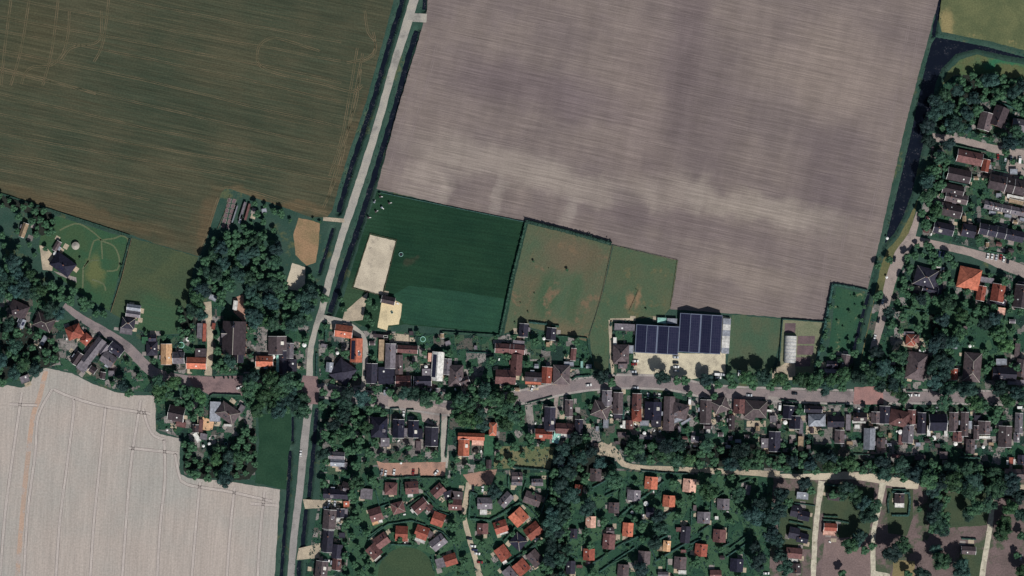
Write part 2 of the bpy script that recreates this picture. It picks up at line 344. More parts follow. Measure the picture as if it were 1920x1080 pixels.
sheet('canal_bank', [(1722,372),(1700,418),(1684,446),(1664,468),(1652,496),(1642,545),(1630,600),(1612,680),(1634,680),(1642,640),(1660,540),(1676,490),(1704,440),(1716,400)],
      grassp('bank_grass_dry', (86, 92, 62), (108, 104, 72)))
sheet('meadow', [(1372,590),(1464,598),(1462,640),(1450,690),(1448,700),(1362,700),(1366,664)],
      grassp('mown_grass', (82, 92, 72), (70, 92, 72), streak=[(88, .3, (92, 92, 68), 30, 2, .5)]))
sheet('garden_ground', [(1468,600),(1548,604),(1525,700),(1452,702),(1455,690),(1464,660)], grassp('parcel_grass', (104, 112, 88), (124, 124, 100)))
sheet('garden_ground', [(1568,538),(1624,552),(1606,620),(1592,672),(1560,690),(1545,690),(1556,640)], grassp('orchard_grass', (44, 78, 60), (54, 84, 62), third=((120, 122, 90), .12, .6)))
sheet('garden_ground', [(105,405),(240,447),(222,520),(205,583),(165,560),(110,520),(70,470),(80,430)], grassp('park_lawn', (62, 84, 58), (52, 84, 60), bl=[(180,508,18,34,0,(96,102,66),.9)]))
# garden parcels of the village: lawns, beds and paving in roughly square patches
m, t, b = new_mat('garden_parcels', 1.0)
v = coords(t, 3)
vo = t.nodes.new('ShaderNodeTexVoronoi'); vo.distance = 'CHEBYCHEV'; vo.inputs['Scale'].default_value = .16; t.links.new(v, vo.inputs['Vector'])
cr = t.nodes.new('ShaderNodeValToRGB'); cr.color_ramp.interpolation = 'CONSTANT'
sp = t.nodes.new('ShaderNodeSeparateColor'); t.links.new(vo.outputs['Color'], sp.inputs[0]); t.links.new(sp.outputs[0], cr.inputs[0])
cols = [(0, (42, 72, 56)), (.2, (52, 82, 62)), (.36, (66, 84, 66)), (.48, (36, 56, 50)), (.62, (112, 108, 104)), (.72, (86, 84, 78)), (.82, (46, 76, 58)), (.91, (134, 128, 124))]
cr.color_ramp.elements[0].color = (*lin(cols[0][1]), 1); cr.color_ramp.elements[1].position = cols[1][0]; cr.color_ramp.elements[1].color = (*lin(cols[1][1]), 1)
for p_, c_ in cols[2:]: e = cr.color_ramp.elements.new(p_); e.color = (*lin(c_), 1)
fn = noise(t, v, 1.1, 3, .8); fc = mix(t, ramp(t, noise(t, v, .35, 4, .8), .52, .7), cr.outputs[0], lin((36, 70, 54)))
t.links.new(mix(t, .7, fc, mix(t, ramp(t, fn, .3, .7), (.5, .5, .5), (1.5, 1.5, 1.5)), 'MULTIPLY'), b.inputs['Base Color']); bumpy(t, b, fn, .5)
MG = m
def lawn_mat(name):
    m, t, b = new_mat(name, 1.0); v = coords(t, 20)
    vo = t.nodes.new('ShaderNodeTexVoronoi'); vo.distance = 'MANHATTAN'; vo.inputs['Scale'].default_value = .09; t.links.new(v, vo.inputs['Vector'])
    sp = t.nodes.new('ShaderNodeSeparateColor'); t.links.new(vo.outputs['Color'], sp.inputs[0])
    col = mix(t, ramp(t, sp.outputs[0], .2, .8), lin((44, 74, 58)), lin((62, 90, 66)))
    col = mix(t, ramp(t, noise(t, v, .12, 5, .7), .58, .66), col, lin((36, 60, 50)))
    col = mix(t, ramp(t, noise(t, v, .2, 4, .8), .68, .74), col, lin((112, 106, 98)))
    fn = noise(t, v, 1.1, 3, .8); col = mix(t, .6, col, mix(t, ramp(t, fn, .3, .7), (.55, .55, .55), (1.4, 1.4, 1.4)), 'MULTIPLY')
    t.links.new(col, b.inputs['Base Color']); bumpy(t, b, fn, .5); return m
MLAWN = lawn_mat('park_lawns')
GARD = [[(0,560),(60,560),(110,600),(150,600),(230,650),(290,705),(290,736),(215,730),(130,696),(80,686),(50,712),(0,720)],
 [(262,622),(335,630),(350,600),(400,560),(480,620),(520,600),(580,612),(576,700),(460,700),(360,705),(300,690)],
 [(596,600),(660,620),(740,622),(936,632),(985,615),(1100,640),(1116,692),(1100,712),(960,735),(820,752),(600,740)],
 [(294,745),(372,745),(460,742),(480,780),(478,900),(345,890),(342,822),(296,806)],
 [(602,760),(700,765),(1000,755),(1150,726),(1300,742),(1600,752),(1960,754),(1960,900),(1740,900),(1180,868),(1040,850),(1030,1120),(565,1120),(600,930),(600,780)],
 [(1640,560),(1660,545),(1700,500),(1960,520),(1960,735),(1640,735),(1610,700)],
 [(1745,270),(1960,300),(1960,510),(1820,462),(1730,440),(1728,400)], [(1760,165),(1790,140),(1960,150),(1960,290),(1760,252)], [(1145,600),(1190,600),(1192,700),(1146,705)],
 [(1040,870),(1180,880),(1460,895),(1440,1120),(1030,1120)], [(1536,682),(1600,682),(1600,712),(1540,712)]]
for g in GARD: sheet('garden_ground', g, MG, .05, .3)
mcamp = grassp('camp_soil', (116, 100, 98), (100, 88, 85), third=((74, 84, 66), .05, .5))
sheet('camp_ground', [(1446,890),(1960,900),(1960,1120),(1442,1120)], mcamp, .055)
mcl = grassp('camp_lawn', (62, 76, 58), (70, 80, 60))
for g in ([(1462,920),(1526,920),(1522,1030),(1458,1030)], [(1542,905),(1640,915),(1630,1000),(1600,1030),(1545,985)], [(1662,915),(1712,918),(1712,970),(1700,1005),(1665,1000)], [(1765,925),(1860,920),(1850,985),(1770,990)], [(1800,1030),(1845,1030),(1838,1100),(1795,1100)]):
    sheet('camp_lawn', g, mcl, .075)
sheet('camp_ground', [(1546,1010),(1632,1005),(1632,1120),(1536,1120)], grassp('bare_soil', (118, 102, 99), (128, 110, 106)), .08)
sheet('camp_ground', [(1675,1050),(1715,1052),(1715,1120),(1670,1120)], grassp('straw_soil', (140, 124, 92), (118, 110, 78)), .08)
sheet('garden_ground', [(1040,872),(1180,884),(1450,896),(1440,1120),(1030,1120)], MLAWN, .058)
sheet('garden_ground', [(690,900),(870,896),(1034,884),(1030,1120),(645,1120),(660,960)], MLAWN, .058)
sheet('garden_ground', [(1700,560),(1900,560),(1900,640),(1850,700),(1780,700),(1700,600)], MLAWN, .058)
# paving
def pave(n, a, b): return ground_mat(n, a, b, .12, 1.5, bump=.1, rough=.95, third=(tuple(x*.88 for x in b), .06, .54))
conc = pave('concrete_road', (168, 162, 150), (154, 150, 142)); asph = pave('asphalt', (138, 126, 124), (124, 115, 115)); asl = pave('light_asphalt', (152, 147, 142), (140, 136, 132))
redb = pave('red_clinker', (134, 112, 110), (120, 102, 102)); sand = ground_mat('sand', (198, 186, 164), (176, 165, 146), .07, 1.5, third=((160, 150, 134), .12, .56))
yard = pave('yard_concrete', (200, 190, 164), (184, 174, 152)); terra = pave('terracotta_gravel', (172, 134, 116), (150, 122, 108)); pale = ground_mat('pale_concrete_slabs', (198, 191, 170), (170, 163, 146), .3, 1.2, third=((134, 130, 108), .4, .56)); beig = ground_mat('beige_gravel', (184, 169, 146), (158, 146, 128), .12, 1.2, third=((118, 116, 96), .2, .6)); patio = pave('patio_slabs', (150, 142, 136), (128, 122, 118))
road('north_road', [(786,-40),(776,0),(762,48),(738,126),(706,240),(682,318),(662,380),(640,446),(616,530),(602,588)], [20,17,17,14,14,15,15,13,13,12], conc)
road('field_entrance', [(770,32),(800,34)], 16, conc, .085); road('field_entrance', [(606,410),(646,414)], 7, beig, .085)
road('crossroads_lane', [(602,586),(590,622),(582,660),(580,712)], [12,10,11,13], conc, .084)
road('south_road', [(580,755),(572,820),(562,920),(552,1000),(542,1120)], [13,15,13,13,13], asl, .084)
road('main_street', [(120,572),(152,596),(192,620),(240,652),(282,694),(320,708),(380,718),(455,722),(580,728),(640,738),(700,748),(780,758),(840,766),(900,762),(960,748),(1010,738),(1070,724),(1150,716),(1250,718),(1320,732),(1380,738),(1450,740),(1560,744),(1650,744),(1780,744),(1960,748)], [10,13,16,18,20,20,20,20,20,20,20,20,20,22,22,22,22,24,26,22,20,20,20,22,20,20], redb if False else asph)
tracks([[(600,732),(640,738),(700,748),(780,758),(840,766),(900,762),(960,748),(1010,738),(1070,724),(1150,716),(1250,718),(1320,732),(1380,738),(1450,740),(1560,744),(1600,744)], [(1658,744),(1780,744),(1960,748)]], 4, pave('pavement_slabs', (164, 156, 150), (146, 140, 136)), 25, .15, 'pavement')
sheet('church_square', [(352,704),(402,706),(456,704),(462,742),(392,740),(362,722)], redb, .1)
sheet('crossroads_paving', [(568,704),(596,706),(598,758),(574,758),(560,740)], redb, .1)
sheet('crossroads_paving', [(1602,726),(1656,724),(1656,758),(1600,758)], pave('red_brick_paving', (160, 122, 116), (142, 112, 108)), .1)
road('church_lane', [(388,566),(392,600),(394,650),(390,704)], [16,12,11,14], beig); road('lane', [(600,596),(640,606),(668,622),(684,640),(684,690),(680,740)], [14,16,16,10,9,9], conc)
sheet('forecourt', [(436,560),(456,552),(462,590),(458,605),(438,585)], terra, .07)
sheet('sand_arena', [(694,440),(742,452),(716,553),(690,546),(663,538)], sand, .07)
sheet('sand_arena', [(716,562),(742,564),(754,570),(752,588),(748,608),(728,610),(726,620),(708,614)], pave('warm_sand', (218, 200, 160), (204, 188, 152)), .07)
sheet('sand_arena', [(548,493),(573,501),(572,532),(560,546),(534,540)], sand, .07)
sheet('camp_ground', [(560,408),(600,418),(597,462),(592,492),(575,498),(554,478),(550,440)], grassp('trampled_soil', (150, 122, 94), (128, 112, 84)), .06)
sheet('halls_yard', [(1188,660),(1360,664),(1360,700),(1290,712),(1198,708),(1186,700)], yard, .07); sheet('halls_yard', [(1352,592),(1370,596),(1362,664),(1350,664)], yard, .074)
road('farm_track', [(1144,600),(1146,660),(1150,712)], 6, beig); road('farm_track', [(1144,600),(1192,598)], 5, beig)
sheet('yard', [(1448,696),(1474,680),(1490,680),(1492,712),(1448,714)], beig, .07)
road('estate_road', [(1722,398),(1710,440),(1690,478),(1672,520),(1655,590),(1638,655)], [8,14,26,20,16,14], beig if False else pave('estate_clinker', (158, 144, 136), (144, 132, 126)))
eb = bpy.data.materials['estate_clinker']
road('estate_road', [(1700,450),(1760,460),(1822,474),(1880,494),(1960,524)], [22,14,14,22,22], eb, .085); road('estate_road', [(1748,258),(1800,262),(1850,276),(1960,300)], [16,12,14,22], eb, .085)
sheet('car_park', [(1840,474),(1886,480),(1884,498),(1845,490)], eb, .09)
road('lane', [(830,766),(832,800),(834,860),(832,876)], [14,15,14,14], conc, .085); sheet('forecourt', [(728,748),(772,752),(850,768),(845,775),(818,800),(792,790),(790,772),(727,764)], eb, .09)
sheet('car_park', [(706,864),(720,868),(836,866),(834,892),(716,892)], terra, .09); sheet('car_park', [(868,890),(912,882),(932,880),(922,908),(894,912),(880,908)], terra, .092)
road('lane', [(880,905),(874,940),(870,965),(880,1010),(892,1050),(906,1110)], [12,11,8,10,10,14], beig, .085)
road('sandy_track', [(1140,836),(1156,852),(1180,874),(1280,880),(1400,886),(1462,890)], [16,14,10,9,10,14], beig, .085); sheet('sandy_clearing', [(1108,838),(1130,828),(1160,846),(1150,858),(1120,852)], beig, .07)
road('sandy_track', [(1462,892),(1530,894),(1600,892),(1690,906),(1722,912)], [6,12,14,18,10], sand, .085)
road('campsite_lane', [(1541,902),(1534,950),(1528,1010),(1524,1110)], [13,10,10,10], pale, .09); road('campsite_lane', [(1656,905),(1646,960),(1637,1010),(1638,1110)], [13,9,9,10], pale, .09); road('campsite_lane', [(1862,934),(1856,990),(1846,1050),(1838,1110)], [8,10,10,12], pale, .09)
sheet('sandy_clearing', [(1640,1070),(1668,1076),(1672,1100),(1640,1100)], pale, .095)
sheet('round_lawn', [(762+54*math.cos(k*.2618), 1078+52*math.sin(k*.2618)) for k in range(24)], grassp('round_lawn_grass', (58, 76, 56), (64, 80, 58)), .08)
sheet('meadow', [(930,836),(1040,838),(1032,880),(925,878)], grassp('worn_grass', (116, 112, 84), (96, 104, 74)), .08)
for pts in ([(560,1000),(600,1004),(640,1002),(610,1016)],): pass
for nm, pts, mm in [('driveway', [(568,936),(612,938),(650,940),(612,952),(572,954)], beig), ('driveway', [(560,1028),(602,1018),(600,1046),(556,1050)], beig), ('driveway', [(646,585),(674,560),(690,548),(680,600),(660,602),(642,600)], beig), ('driveway', [(85,462),(100,478),(98,508),(80,506),(74,460)], beig), ('driveway', [(100,508),(143,520),(144,530),(112,516)], patio),
   ('patio', [(640,640),(656,640),(652,674),(640,674)], patio), ('patio', [(482,612),(502,614),(500,660),(480,658)], patio), ('patio', [(1684,658),(1736,660),(1734,664),(1664,656)], beig), ('patio', [(1680,640),(1730,634),(1738,656),(1672,656)], beig), ('driveway', [(984,760),(998,758),(1004,815),(992,818)], patio), ('driveway', [(1040,742),(1048,740),(1044,786),(1036,784)], eb), ('driveway', [(1440,742),(1462,745),(1458,800),(1444,800)], patio), ('patio', [(1512,798),(1540,798),(1540,814),(1510,814)], beig), ('patio', [(1400,789),(1436,789),(1436,800),(1400,800)], beig), ('driveway', [(376,780),(402,790),(398,806),(380,808)], pave('tan_drive', (214, 172, 134), (190, 156, 124))), ('patio', [(730,641),(767,645),(766,628),(732,624)], beig), ('driveway', [(1890,300),(1960,318),(1960,350),(1880,330)], eb)]:
    sheet(nm, pts, mm, .11 if nm == 'patio' else .112, .2)
for k, (x0, y0, x1, y1) in enumerate([(1496,630,1528,645),(1495,648,1526,665),(1492,670,1520,687),(1472,606,1492,624)]):
    sheet('vegetable_bed', [(x0, y0), (x1, y0), (x1-1, y1), (x0-1, y1)], ground_mat('bed_soil_%d' % k, (112, 94, 96), (96, 82, 84), .2, 2), .07, .2)
# garden paths of the western lawn
mb = MB()
for pl in ([(112,432),(132,422),(150,420),(178,438),(190,450)], [(190,450),(176,452),(165,490),(158,500)], [(190,450),(192,486)], [(192,452),(214,462),(224,486),(220,506),(200,508)], [(192,450),(218,446),(226,442),(240,448),(238,470)], [(155,505),(165,490),(185,488)], [(156,505),(155,540)], [(172,524),(194,532),(198,545)]):
    strip_mb(mb, pl, 3, .06, .2)
tag(mb.build('garden_path', grassp('trodden_path', (98, 106, 80), (88, 98, 72))), kind='structure')
# tractor tracks on the fields
trk = ground_mat('track_dark', (132, 123, 118), (150, 141, 135), .1, 1.5); trl = ground_mat('track_light', (194, 184, 175), (178, 168, 161), .1, 1.5)
LL = [[(41,736),(36,770),(26,840),(10,960),(0,1080)], [(98,730),(72,780),(66,850),(52,960),(44,1100)], [(137,748),(138,770),(126,870),(112,980),(104,1100)], [(198,764),(194,800),(186,880),(176,980),(168,1100)],
      [(264,750),(256,800),(248,850),(240,930),(228,1100)], [(308,824),(309,900),(300,990),(294,1100)], [(375,904),(368,980),(358,1100)], [(440,914),(432,990),(424,1100)], [(496,922),(488,1000),(482,1100)],
      [(18,758),(70,760)], [(100,730),(138,746),(196,762),(282,776)], [(268,766),(278,800),(290,818),(310,824)], [(242,840),(300,846),(334,850)], [(328,850),(336,890),(350,908),(430,922),(510,940)], [(470,944),(520,948)]]
tracks(LL, 1.2, trk, 5.2); tracks(LL, 1.4, trl, 2.4, .042)
tracks([[(86,696),(74,745),(62,780),(52,860),(44,940),(30,1110)]], 9, ground_mat('rust_soil', (180, 152, 132), (166, 148, 134), .03, 1, grain=.4, third=((166, 156, 148), .08, .5)), 0, .038, 'reddish_soil_band')
tg = ground_mat('track_stubble', (116, 102, 80), (96, 90, 68), .1, 1.5)
T2 = [[(130,20),(128,60),(118,100),(96,122),(60,126),(46,140),(40,158)], [(190,20),(186,75),(150,85),(130,92),(116,112)], [(205,-10),(198,50),(190,90),(176,116)], [(700,60),(704,90),(690,108),(650,118)], [(684,20),(690,60),(704,80),(700,104),(676,116)], [(670,90),(655,180),(640,260),(618,330)], [(676,130),(668,190),(650,250),(612,380)],
      [(482,104),(486,86),(505,72),(530,74),(600,96)], [(482,104),(486,122),(520,138),(600,156),(660,172),(680,160)], [(22,-10),(10,80),(2,160)], [(56,-10),(40,90),(20,160)], [(110,-10),(98,90),(80,160)], [(180,176),(90,150),(0,128)], [(410,370),(400,400),(384,450),(372,478)], [(420,352),(460,356),(560,386),(612,400)], [(680,100),(640,300),(606,390)]]
tracks(T2, .9, tg, 3.4)
for k in range(14):
    y0 = -60+k*38+random.uniform(-6, 6); x0 = -20; x1 = 700-(k*7)
    if y0 > 240: x1 = 390
    q = [(x, y0+(x-x0)*.21+random.uniform(-1, 1)+6*math.sin(x*.005+k)) for x in range(x0, int(x1), 60)]
    q = [p for p in q if p[1] < (355+.33*p[0] if p[0] < 240 else 430+.1*(p[0]-240)) and p[1] < 345+max(0, (400-p[0])*.3)]
    if len(q) > 3: tracks([q], .6, tg, 3.2)

tp = ground_mat('track_soil', (134, 122, 118), (124, 112, 110), .1, 1.5)
tracks([[(1730,20),(1712,120),(1690,240),(1655,395),(1628,520)], [(1705,40),(1690,130),(1668,240),(1636,390),(1610,500)], [(806,60),(790,110),(762,200),(735,300),(722,345)], [(820,80),(800,160),(775,240),(748,330)], [(1282,500),(1276,560)], [(1296,505),(1290,565)], [(1560,420),(1548,480),(1540,590)], [(1590,400),(1578,470),(1570,520)],
  [(1300,560),(1400,575),(1540,590)], [(740,335),(800,352),(900,378),(980,396)]], .9, tp, 3.6)
# ------------------------------------------------------------------ houses
FOOT = []      # footprints for keeping trees off roofs: (x, y, L, W, ang) metres
ZN = {'A': 'by the western lane', 'B': 'around the church square', 'C': 'north of main street', 'F': 'in the eastern quarter', 'G': 'on the canal-side estate',
      'L': 'near the crossroads villa', 'M': 'above the red car park', 'N': 'south of main street', 'Q': 'beside the southern road', 'R': 'in the round bungalow park',
      'S': 'in the green bungalow park', 'T': 'on the sandy campsite'}
HOUSES = []
win_me = None
def wmesh():
    global win_me, door_me
    a = MB().box(-.6, .6, -.06, .06, 0, 1.3); me1 = mesh('window', a.v, a.f, [M['glass'], M['frame']])
    fr = MB(); fr.box(-.68, -.6, -.08, .08, -.05, 1.35); fr.box(.6, .68, -.08, .08, -.05, 1.35); fr.box(-.6, .6, -.08, .08, -.06, 0); fr.box(-.6, .6, -.08, .08, 1.3, 1.36); fr.box(-.03, .03, -.075, .075, 0, 1.3)
    me2 = mesh('window_frame', fr.v, fr.f, M['frame'])
    dd = MB().box(-.5, .5, -.06, .06, 0, 2.05).box(.36, .42, -.12, .12, .95, 1.1); me3 = mesh('door', dd.v, dd.f, M['door'])
    return me1, me2, me3
WIN, WFR, DOOR = wmesh()
def building(cx, cy, L, W, ang, typ, col, kind='house', h=None, ex='', zone='A'):
    """cx, cy metres; L along ridge (m); W across; ang deg"""
    o = empty(kind, cx, cy, 0, R(ang)); FOOT.append((cx, cy, L, W, R(ang)))
    small = min(L, W) < 4.2
    if h is None: h = {'flat': 2.8, 'gable': 3.5, 'hip': 3.5, 'arch': 1.0}[typ]
    if small: h = 2.2
    if kind == 'bungalow': h = 2.5
    hl, hw = L/2, W/2; ov = .35; wl, ww = hl-ov, hw-ov
    wm = M['brick'] if random.random() < .7 else M['plaster']
    rise = 0 if typ == 'flat' else hw*math.tan(R(32 if kind == 'bungalow' else 40 if not small else 28))
    rm = MR[col]
    if typ == 'flat':
        MB().box(-wl, wl, -ww, ww, 0, h).build('wall', wm, o)
        rf = MB().box(-hl, hl, -hw, hw, h, h+.18).box(-hl, hl, -hw, -hw+.25, h+.18, h+.38).box(-hl, hl, hw-.25, hw, h+.18, h+.38).box(-hl, -hl+.25, -hw+.25, hw-.25, h+.18, h+.38).box(hl-.25, hl, -hw+.25, hw-.25, h+.18, h+.38).build('roof', rm, o)
    elif typ == 'gable':
        k = rise/hw*(ww)
        prof = [(-ww, 0), (ww, 0), (ww, h), (0, h+k), (-ww, h)]
        MB().raw([(-wl, y, z) for y, z in prof]+[(wl, y, z) for y, z in prof], [(4,3,2,1,0),(5,6,7,8,9)]+[(i, (i+1) % 5, 5+(i+1) % 5, 5+i) for i in range(5)]).build('wall', wm, o)
        e = h-(rise/hw)*ov+.03; T = .22
        pr = [(-hw, e), (0, e+rise), (hw, e), (hw, e+T), (0, e+rise+T), (-hw, e+T)]
        rf = MB().raw([(-hl, y, z) for y, z in pr]+[(hl, y, z) for y, z in pr], [(0,1,4,5),(1,2,3,4),(11,10,7,6),(10,9,8,7)]+[(i, 6+i, 6+(i+1) % 6, (i+1) % 6) for i in range(6)]).build('roof', rm, o)
        top = e+rise+T
        MB().box(-hl, hl, -.13, .13, top-.08, top+.08).build('ridge', M['stone'] if 'w' in ex else rm, rf)
        if 'v' in ex or (kind != 'bungalow' and random.random() < .45):
            for sx in (-1, 1):
                mb = MB()
                for sy in (-1, 1):
                    x0, x1 = sx*hl-(.12 if sx > 0 else .1), sx*hl+(.1 if sx > 0 else .12)
                    mb.raw([(x0,0,top+.03),(x1,0,top+.03),(x1,sy*hw,e+T+.03),(x0,sy*hw,e+T+.03),(x0,0,top-.3),(x1,0,top-.3),(x1,sy*hw,e-.1),(x0,sy*hw,e-.1)], [(0,1,2,3),(7,6,5,4),(0,3,7,4),(1,5,6,2),(2,6,7,3)])
                mb.build('bargeboard', M['frame'], rf)
    elif typ == 'hip':
        MB().box(-wl, wl, -ww, ww, 0, h).build('wall', wm, o)
        rl = max(.3, hl-hw); z0, z1 = h, h+rise
        vs = [(-hl,-hw,z0),(hl,-hw,z0),(hl,hw,z0),(-hl,hw,z0),(-hl,-hw,z0+.15),(hl,-hw,z0+.15),(hl,hw,z0+.15),(-hl,hw,z0+.15),(-rl,0,z1),(rl,0,z1)]
        if W > L: vs[8:] = [(0,-max(.3,hw-hl),h+hl*.8),(0,max(.3,hw-hl),h+hl*.8)]
        fs = [(3,2,1,0),(0,1,5,4),(1,2,6,5),(2,3,7,6),(3,0,4,7)]+([(4,5,9,8),(6,7,8,9),(5,6,9),(7,4,8)] if W <= L else [(4,5,8),(6,7,9),(5,6,9,8),(7,4,8,9)])
        rf = MB().raw(vs, fs).build('roof', rm, o)
        if W <= L:
            mb = MB().box(-rl, rl, -.12, .12, z1-.05, z1+.07)
            for sx in (-1, 1):
                for sy in (-1, 1):
                    a = Vector((sx*rl, 0, z1)); c = Vector((sx*hl, sy*hw, z0+.15)); dn = (c-a).normalized().cross(Vector((0, 0, 1))).normalized()*.12; up = Vector((0, 0, .07))
                    mb.raw([a-dn+up, a+dn+up, c+dn+up, c-dn+up], [(0,1,2,3)])
            mb.build('ridge', M['stone'] if random.random() < .4 else rm, rf)
    elif typ == 'arch':
        n = 12; vs = []; fs = []
        for sx in (-hl, hl):
            for i_ in range(n+1):
                a = math.pi*i_/n; vs.append((sx, hw*math.cos(a), h+hw*.8*math.sin(a)))
        fs = [(i_, i_+1, n+2+i_, n+1+i_) for i_ in range(n)]+[tuple(range(n, -1, -1)), tuple(range(n+1, 2*n+2))]
        MB().box(-hl, hl, -hw, hw, 0, h-.01).build('wall', M['frame'], o)
        rf = link('roof', mesh('roof', vs, fs, MR['wh']), o); mb = MB()
        for x in np.linspace(-hl, hl, 9):
            for i_ in range(n):
                a, c = math.pi*i_/n, math.pi*(i_+1)/n; r_ = hw+.06
                mb.raw([(x-.12, r_*math.cos(a), h+r_*.8*math.sin(a)), (x+.12, r_*math.cos(a), h+r_*.8*math.sin(a)), (x+.12, r_*math.cos(c), h+r_*.8*math.sin(c)), (x-.12, r_*math.cos(c), h+r_*.8*math.sin(c))], [(0,1,2,3)])
        mb.build('hoop', M['steel'], rf)
    if kind in ('house', 'terraced_house') and typ == 'gable' and L > 7 and random.random() < .5:
        x0 = random.uniform(-.7, .1)*wl; sy = random.choice((-1, 1)); a_, b_ = sy*ww, sy*(ww+1.6)
        MB().box(x0, x0+2.8, min(a_, b_), max(a_, b_), 0, 2.3).build('extension', wm, o)
        MB().box(x0-.15, x0+2.95, min(a_, b_+sy*.15), max(a_, b_+sy*.15), 2.3, 2.45).build('extension_roof', random.choice((MR['sg'], MR['gy'], MR['gybr'], rm)), o)
    # openings
    def put(me, name, x, y, rz, z=0, fr=None):
        a = link(name, me, o); a.location = (x, y, z); a.rotation_euler = (0, 0, rz)
        if fr: f_ = link('frame', fr, a)
    if typ != 'arch':
        if small: put(DOOR, 'door', 0, -ww-.02, 0)
        else:
            put(DOOR, 'door', wl*.1, -ww-.02, 0)
            for sx in (-.55, .6): put(WIN, 'window', wl*sx, -ww-.02, 0, .95, WFR); put(WIN, 'window', wl*sx*.9, ww+.02, 0, .95, WFR)
            if typ == 'gable' and W > 6: put(WIN, 'window', -wl-.02, 0, math.pi/2, h+.1, WFR); put(WIN, 'window', wl+.02, 0, math.pi/2, h+.1, WFR)
    # roof furniture
    def slope_box(name, sx, sy, lx, ly, m_, dz=.07):
        """box lying on the slope of a gable/hip; sy in (-1,1) side, fractions of half sizes"""
        sg = 1 if sy > 0 else -1; sl_ = math.atan2(rise, hw); y = abs(sy)*hw
        z = (h-(rise/hw)*ov+.03+.22 if typ == 'gable' else h+.15*y/hw)+rise*(1-y/hw)
        if typ == 'flat': sl_, z = 0, h+.2
        Mx = Matrix.Translation((sx*hl, sg*y, z+.02)) @ Matrix.Rotation(-sg*sl_, 4, 'X')
        return MB().box(-lx/2, lx/2, -ly/2, ly/2, -.03, dz, Mx).build(name, m_, rf)
    if not small and typ in ('gable', 'hip'):
        if 'n' not in ex and random.random() < .75:
            cxx = random.choice((-.5, .45))*(hl-(hw if typ == 'hip' else 0)); cz = h+rise
            if typ == 'hip' and W > L: cxx = 0; cz = h+hl*.8
            rf_ch = MB().box(cxx-.4, cxx+.4, -.3, .35, cz-1.0, cz+1.0).box(cxx-.46, cxx+.46, -.36, .41, cz+1.0, cz+1.12).build('chimney', M['chim'], rf)
            MB().cyl(cxx, 0, cz+1.12, cz+1.4, .14, .12, 8).build('chimney_pot', M['stone'], o)
        if typ == 'gable' or L > W*1.15:
            if 'n' not in ex:
                for _ in range(random.choice((0, 1, 1, 2))): slope_box('skylight', random.uniform(-.45, .45)*(1 if typ == 'gable' else .4), random.choice((-.5, .5, -.4)), .9, 1.2, random.choice((M['glass'], M['frame'])))
            if 'p' in ex: slope_box('solar_panel', -.05, -.5, L*.72, hw*.72/math.cos(math.atan2(rise, hw)), M['pv'], .1)
            if 'P' in ex: slope_box('solar_panel', 0.02, .52, L*.78, hw*.62/math.cos(math.atan2(rise, hw)), M['pv'], .1)
            elif 'q' in ex: slope_box('solar_panel', .1, -.45, min(3.5, L*.4), 2.0, M['pv'], .1)
            if ('d' in ex or (kind == 'house' and random.random() < .3)) and hw > 3.2:
                dx = random.choice((-.3, .25))*hl; zb = h+rise*.35
                dm = MB().box(dx-1.3, dx+1.3, -hw*.72, -hw*.25, zb-.6, zb+1.35).build('dormer', random.choice((M['plaster'], rm, MR['gy'])), rf)
                put(WIN, 'window', dx, -hw*.72-.03, 0, zb-.1, WFR)
    elif typ == 'flat' and not small and 'n' not in ex:
        if random.random() < .5: slope_box('skylight', random.uniform(-.4, .4), random.uniform(-.5, .5), 1.2, 1.2, M['frame'], .2)
    HOUSES.append(dict(o=o, x=cx, y=cy, r=max(L, W), typ=typ, col=col, kind=kind, zone=zone))
    return o
def inside(x, y, poly):
    c = False; n = len(poly)
    for i_ in range(n):
        (x1, y1), (x2, y2) = poly[i_], poly[(i_+1) % n]
        if (y1 > y) != (y2 > y) and x < (x2-x1)*(y-y1)/(y2-y1)+x1: c = not c
    return c
def on_house(mx, my, r):
    for (hx, hy, L, W, a) in FOOT:
        dx, dy = mx-hx, my-hy
        if abs(dx)+abs(dy) > 40: continue
        u = dx*math.cos(a)+dy*math.sin(a); v_ = -dx*math.sin(a)+dy*math.cos(a)
        if max(abs(u)-L/2, 0)**2+max(abs(v_)-W/2, 0)**2 < (r*.62)**2: return True
    return False
ROADP = [([(120,572),(192,620),(282,694),(320,708),(455,722),(580,728),(700,748),(840,766),(960,748),(1070,724),(1250,718),(1380,738),(1560,744),(1780,744),(1960,748)], 8),
 ([(786,-40),(738,126),(682,318),(640,446),(602,588),(590,622),(580,712),(580,755),(562,920),(542,1120)], 9), ([(1180,874),(1280,880),(1462,890),(1530,894),(1600,892),(1720,912)], 6), ([(1541,902),(1528,1010),(1524,1110)], 8), ([(1656,905),(1637,1010),(1638,1110)], 7), ([(1862,944),(1856,990),(1838,1110)], 7),
 ([(1722,398),(1690,478),(1655,590),(1638,655)], 10), ([(1760,460),(1822,474),(1880,494),(1960,524)], 9), ([(1758,262),(1850,276),(1960,300)], 9), ([(830,766),(834,870)], 8), ([(880,905),(870,965),(892,1050)], 7), ([(394,566),(392,700)], 8), ([(710,878),(836,878)], 13), ([(870,895),(930,890)], 12), ([(730,760),(820,775)], 12), ([(668,622),(684,640),(682,730)], 7), ([(360,724),(460,724)], 14)]
def on_road(x, y, r):
    for pl, hw in ROADP:
        for a, b in zip(pl[:-1], pl[1:]):
            dx, dy = b[0]-a[0], b[1]-a[1]; tt = max(0, min(1, ((x-a[0])*dx+(y-a[1])*dy)/(dx*dx+dy*dy)))
            if math.hypot(x-a[0]-tt*dx, y-a[1]-tt*dy) < hw+r*.45: return True
    return False
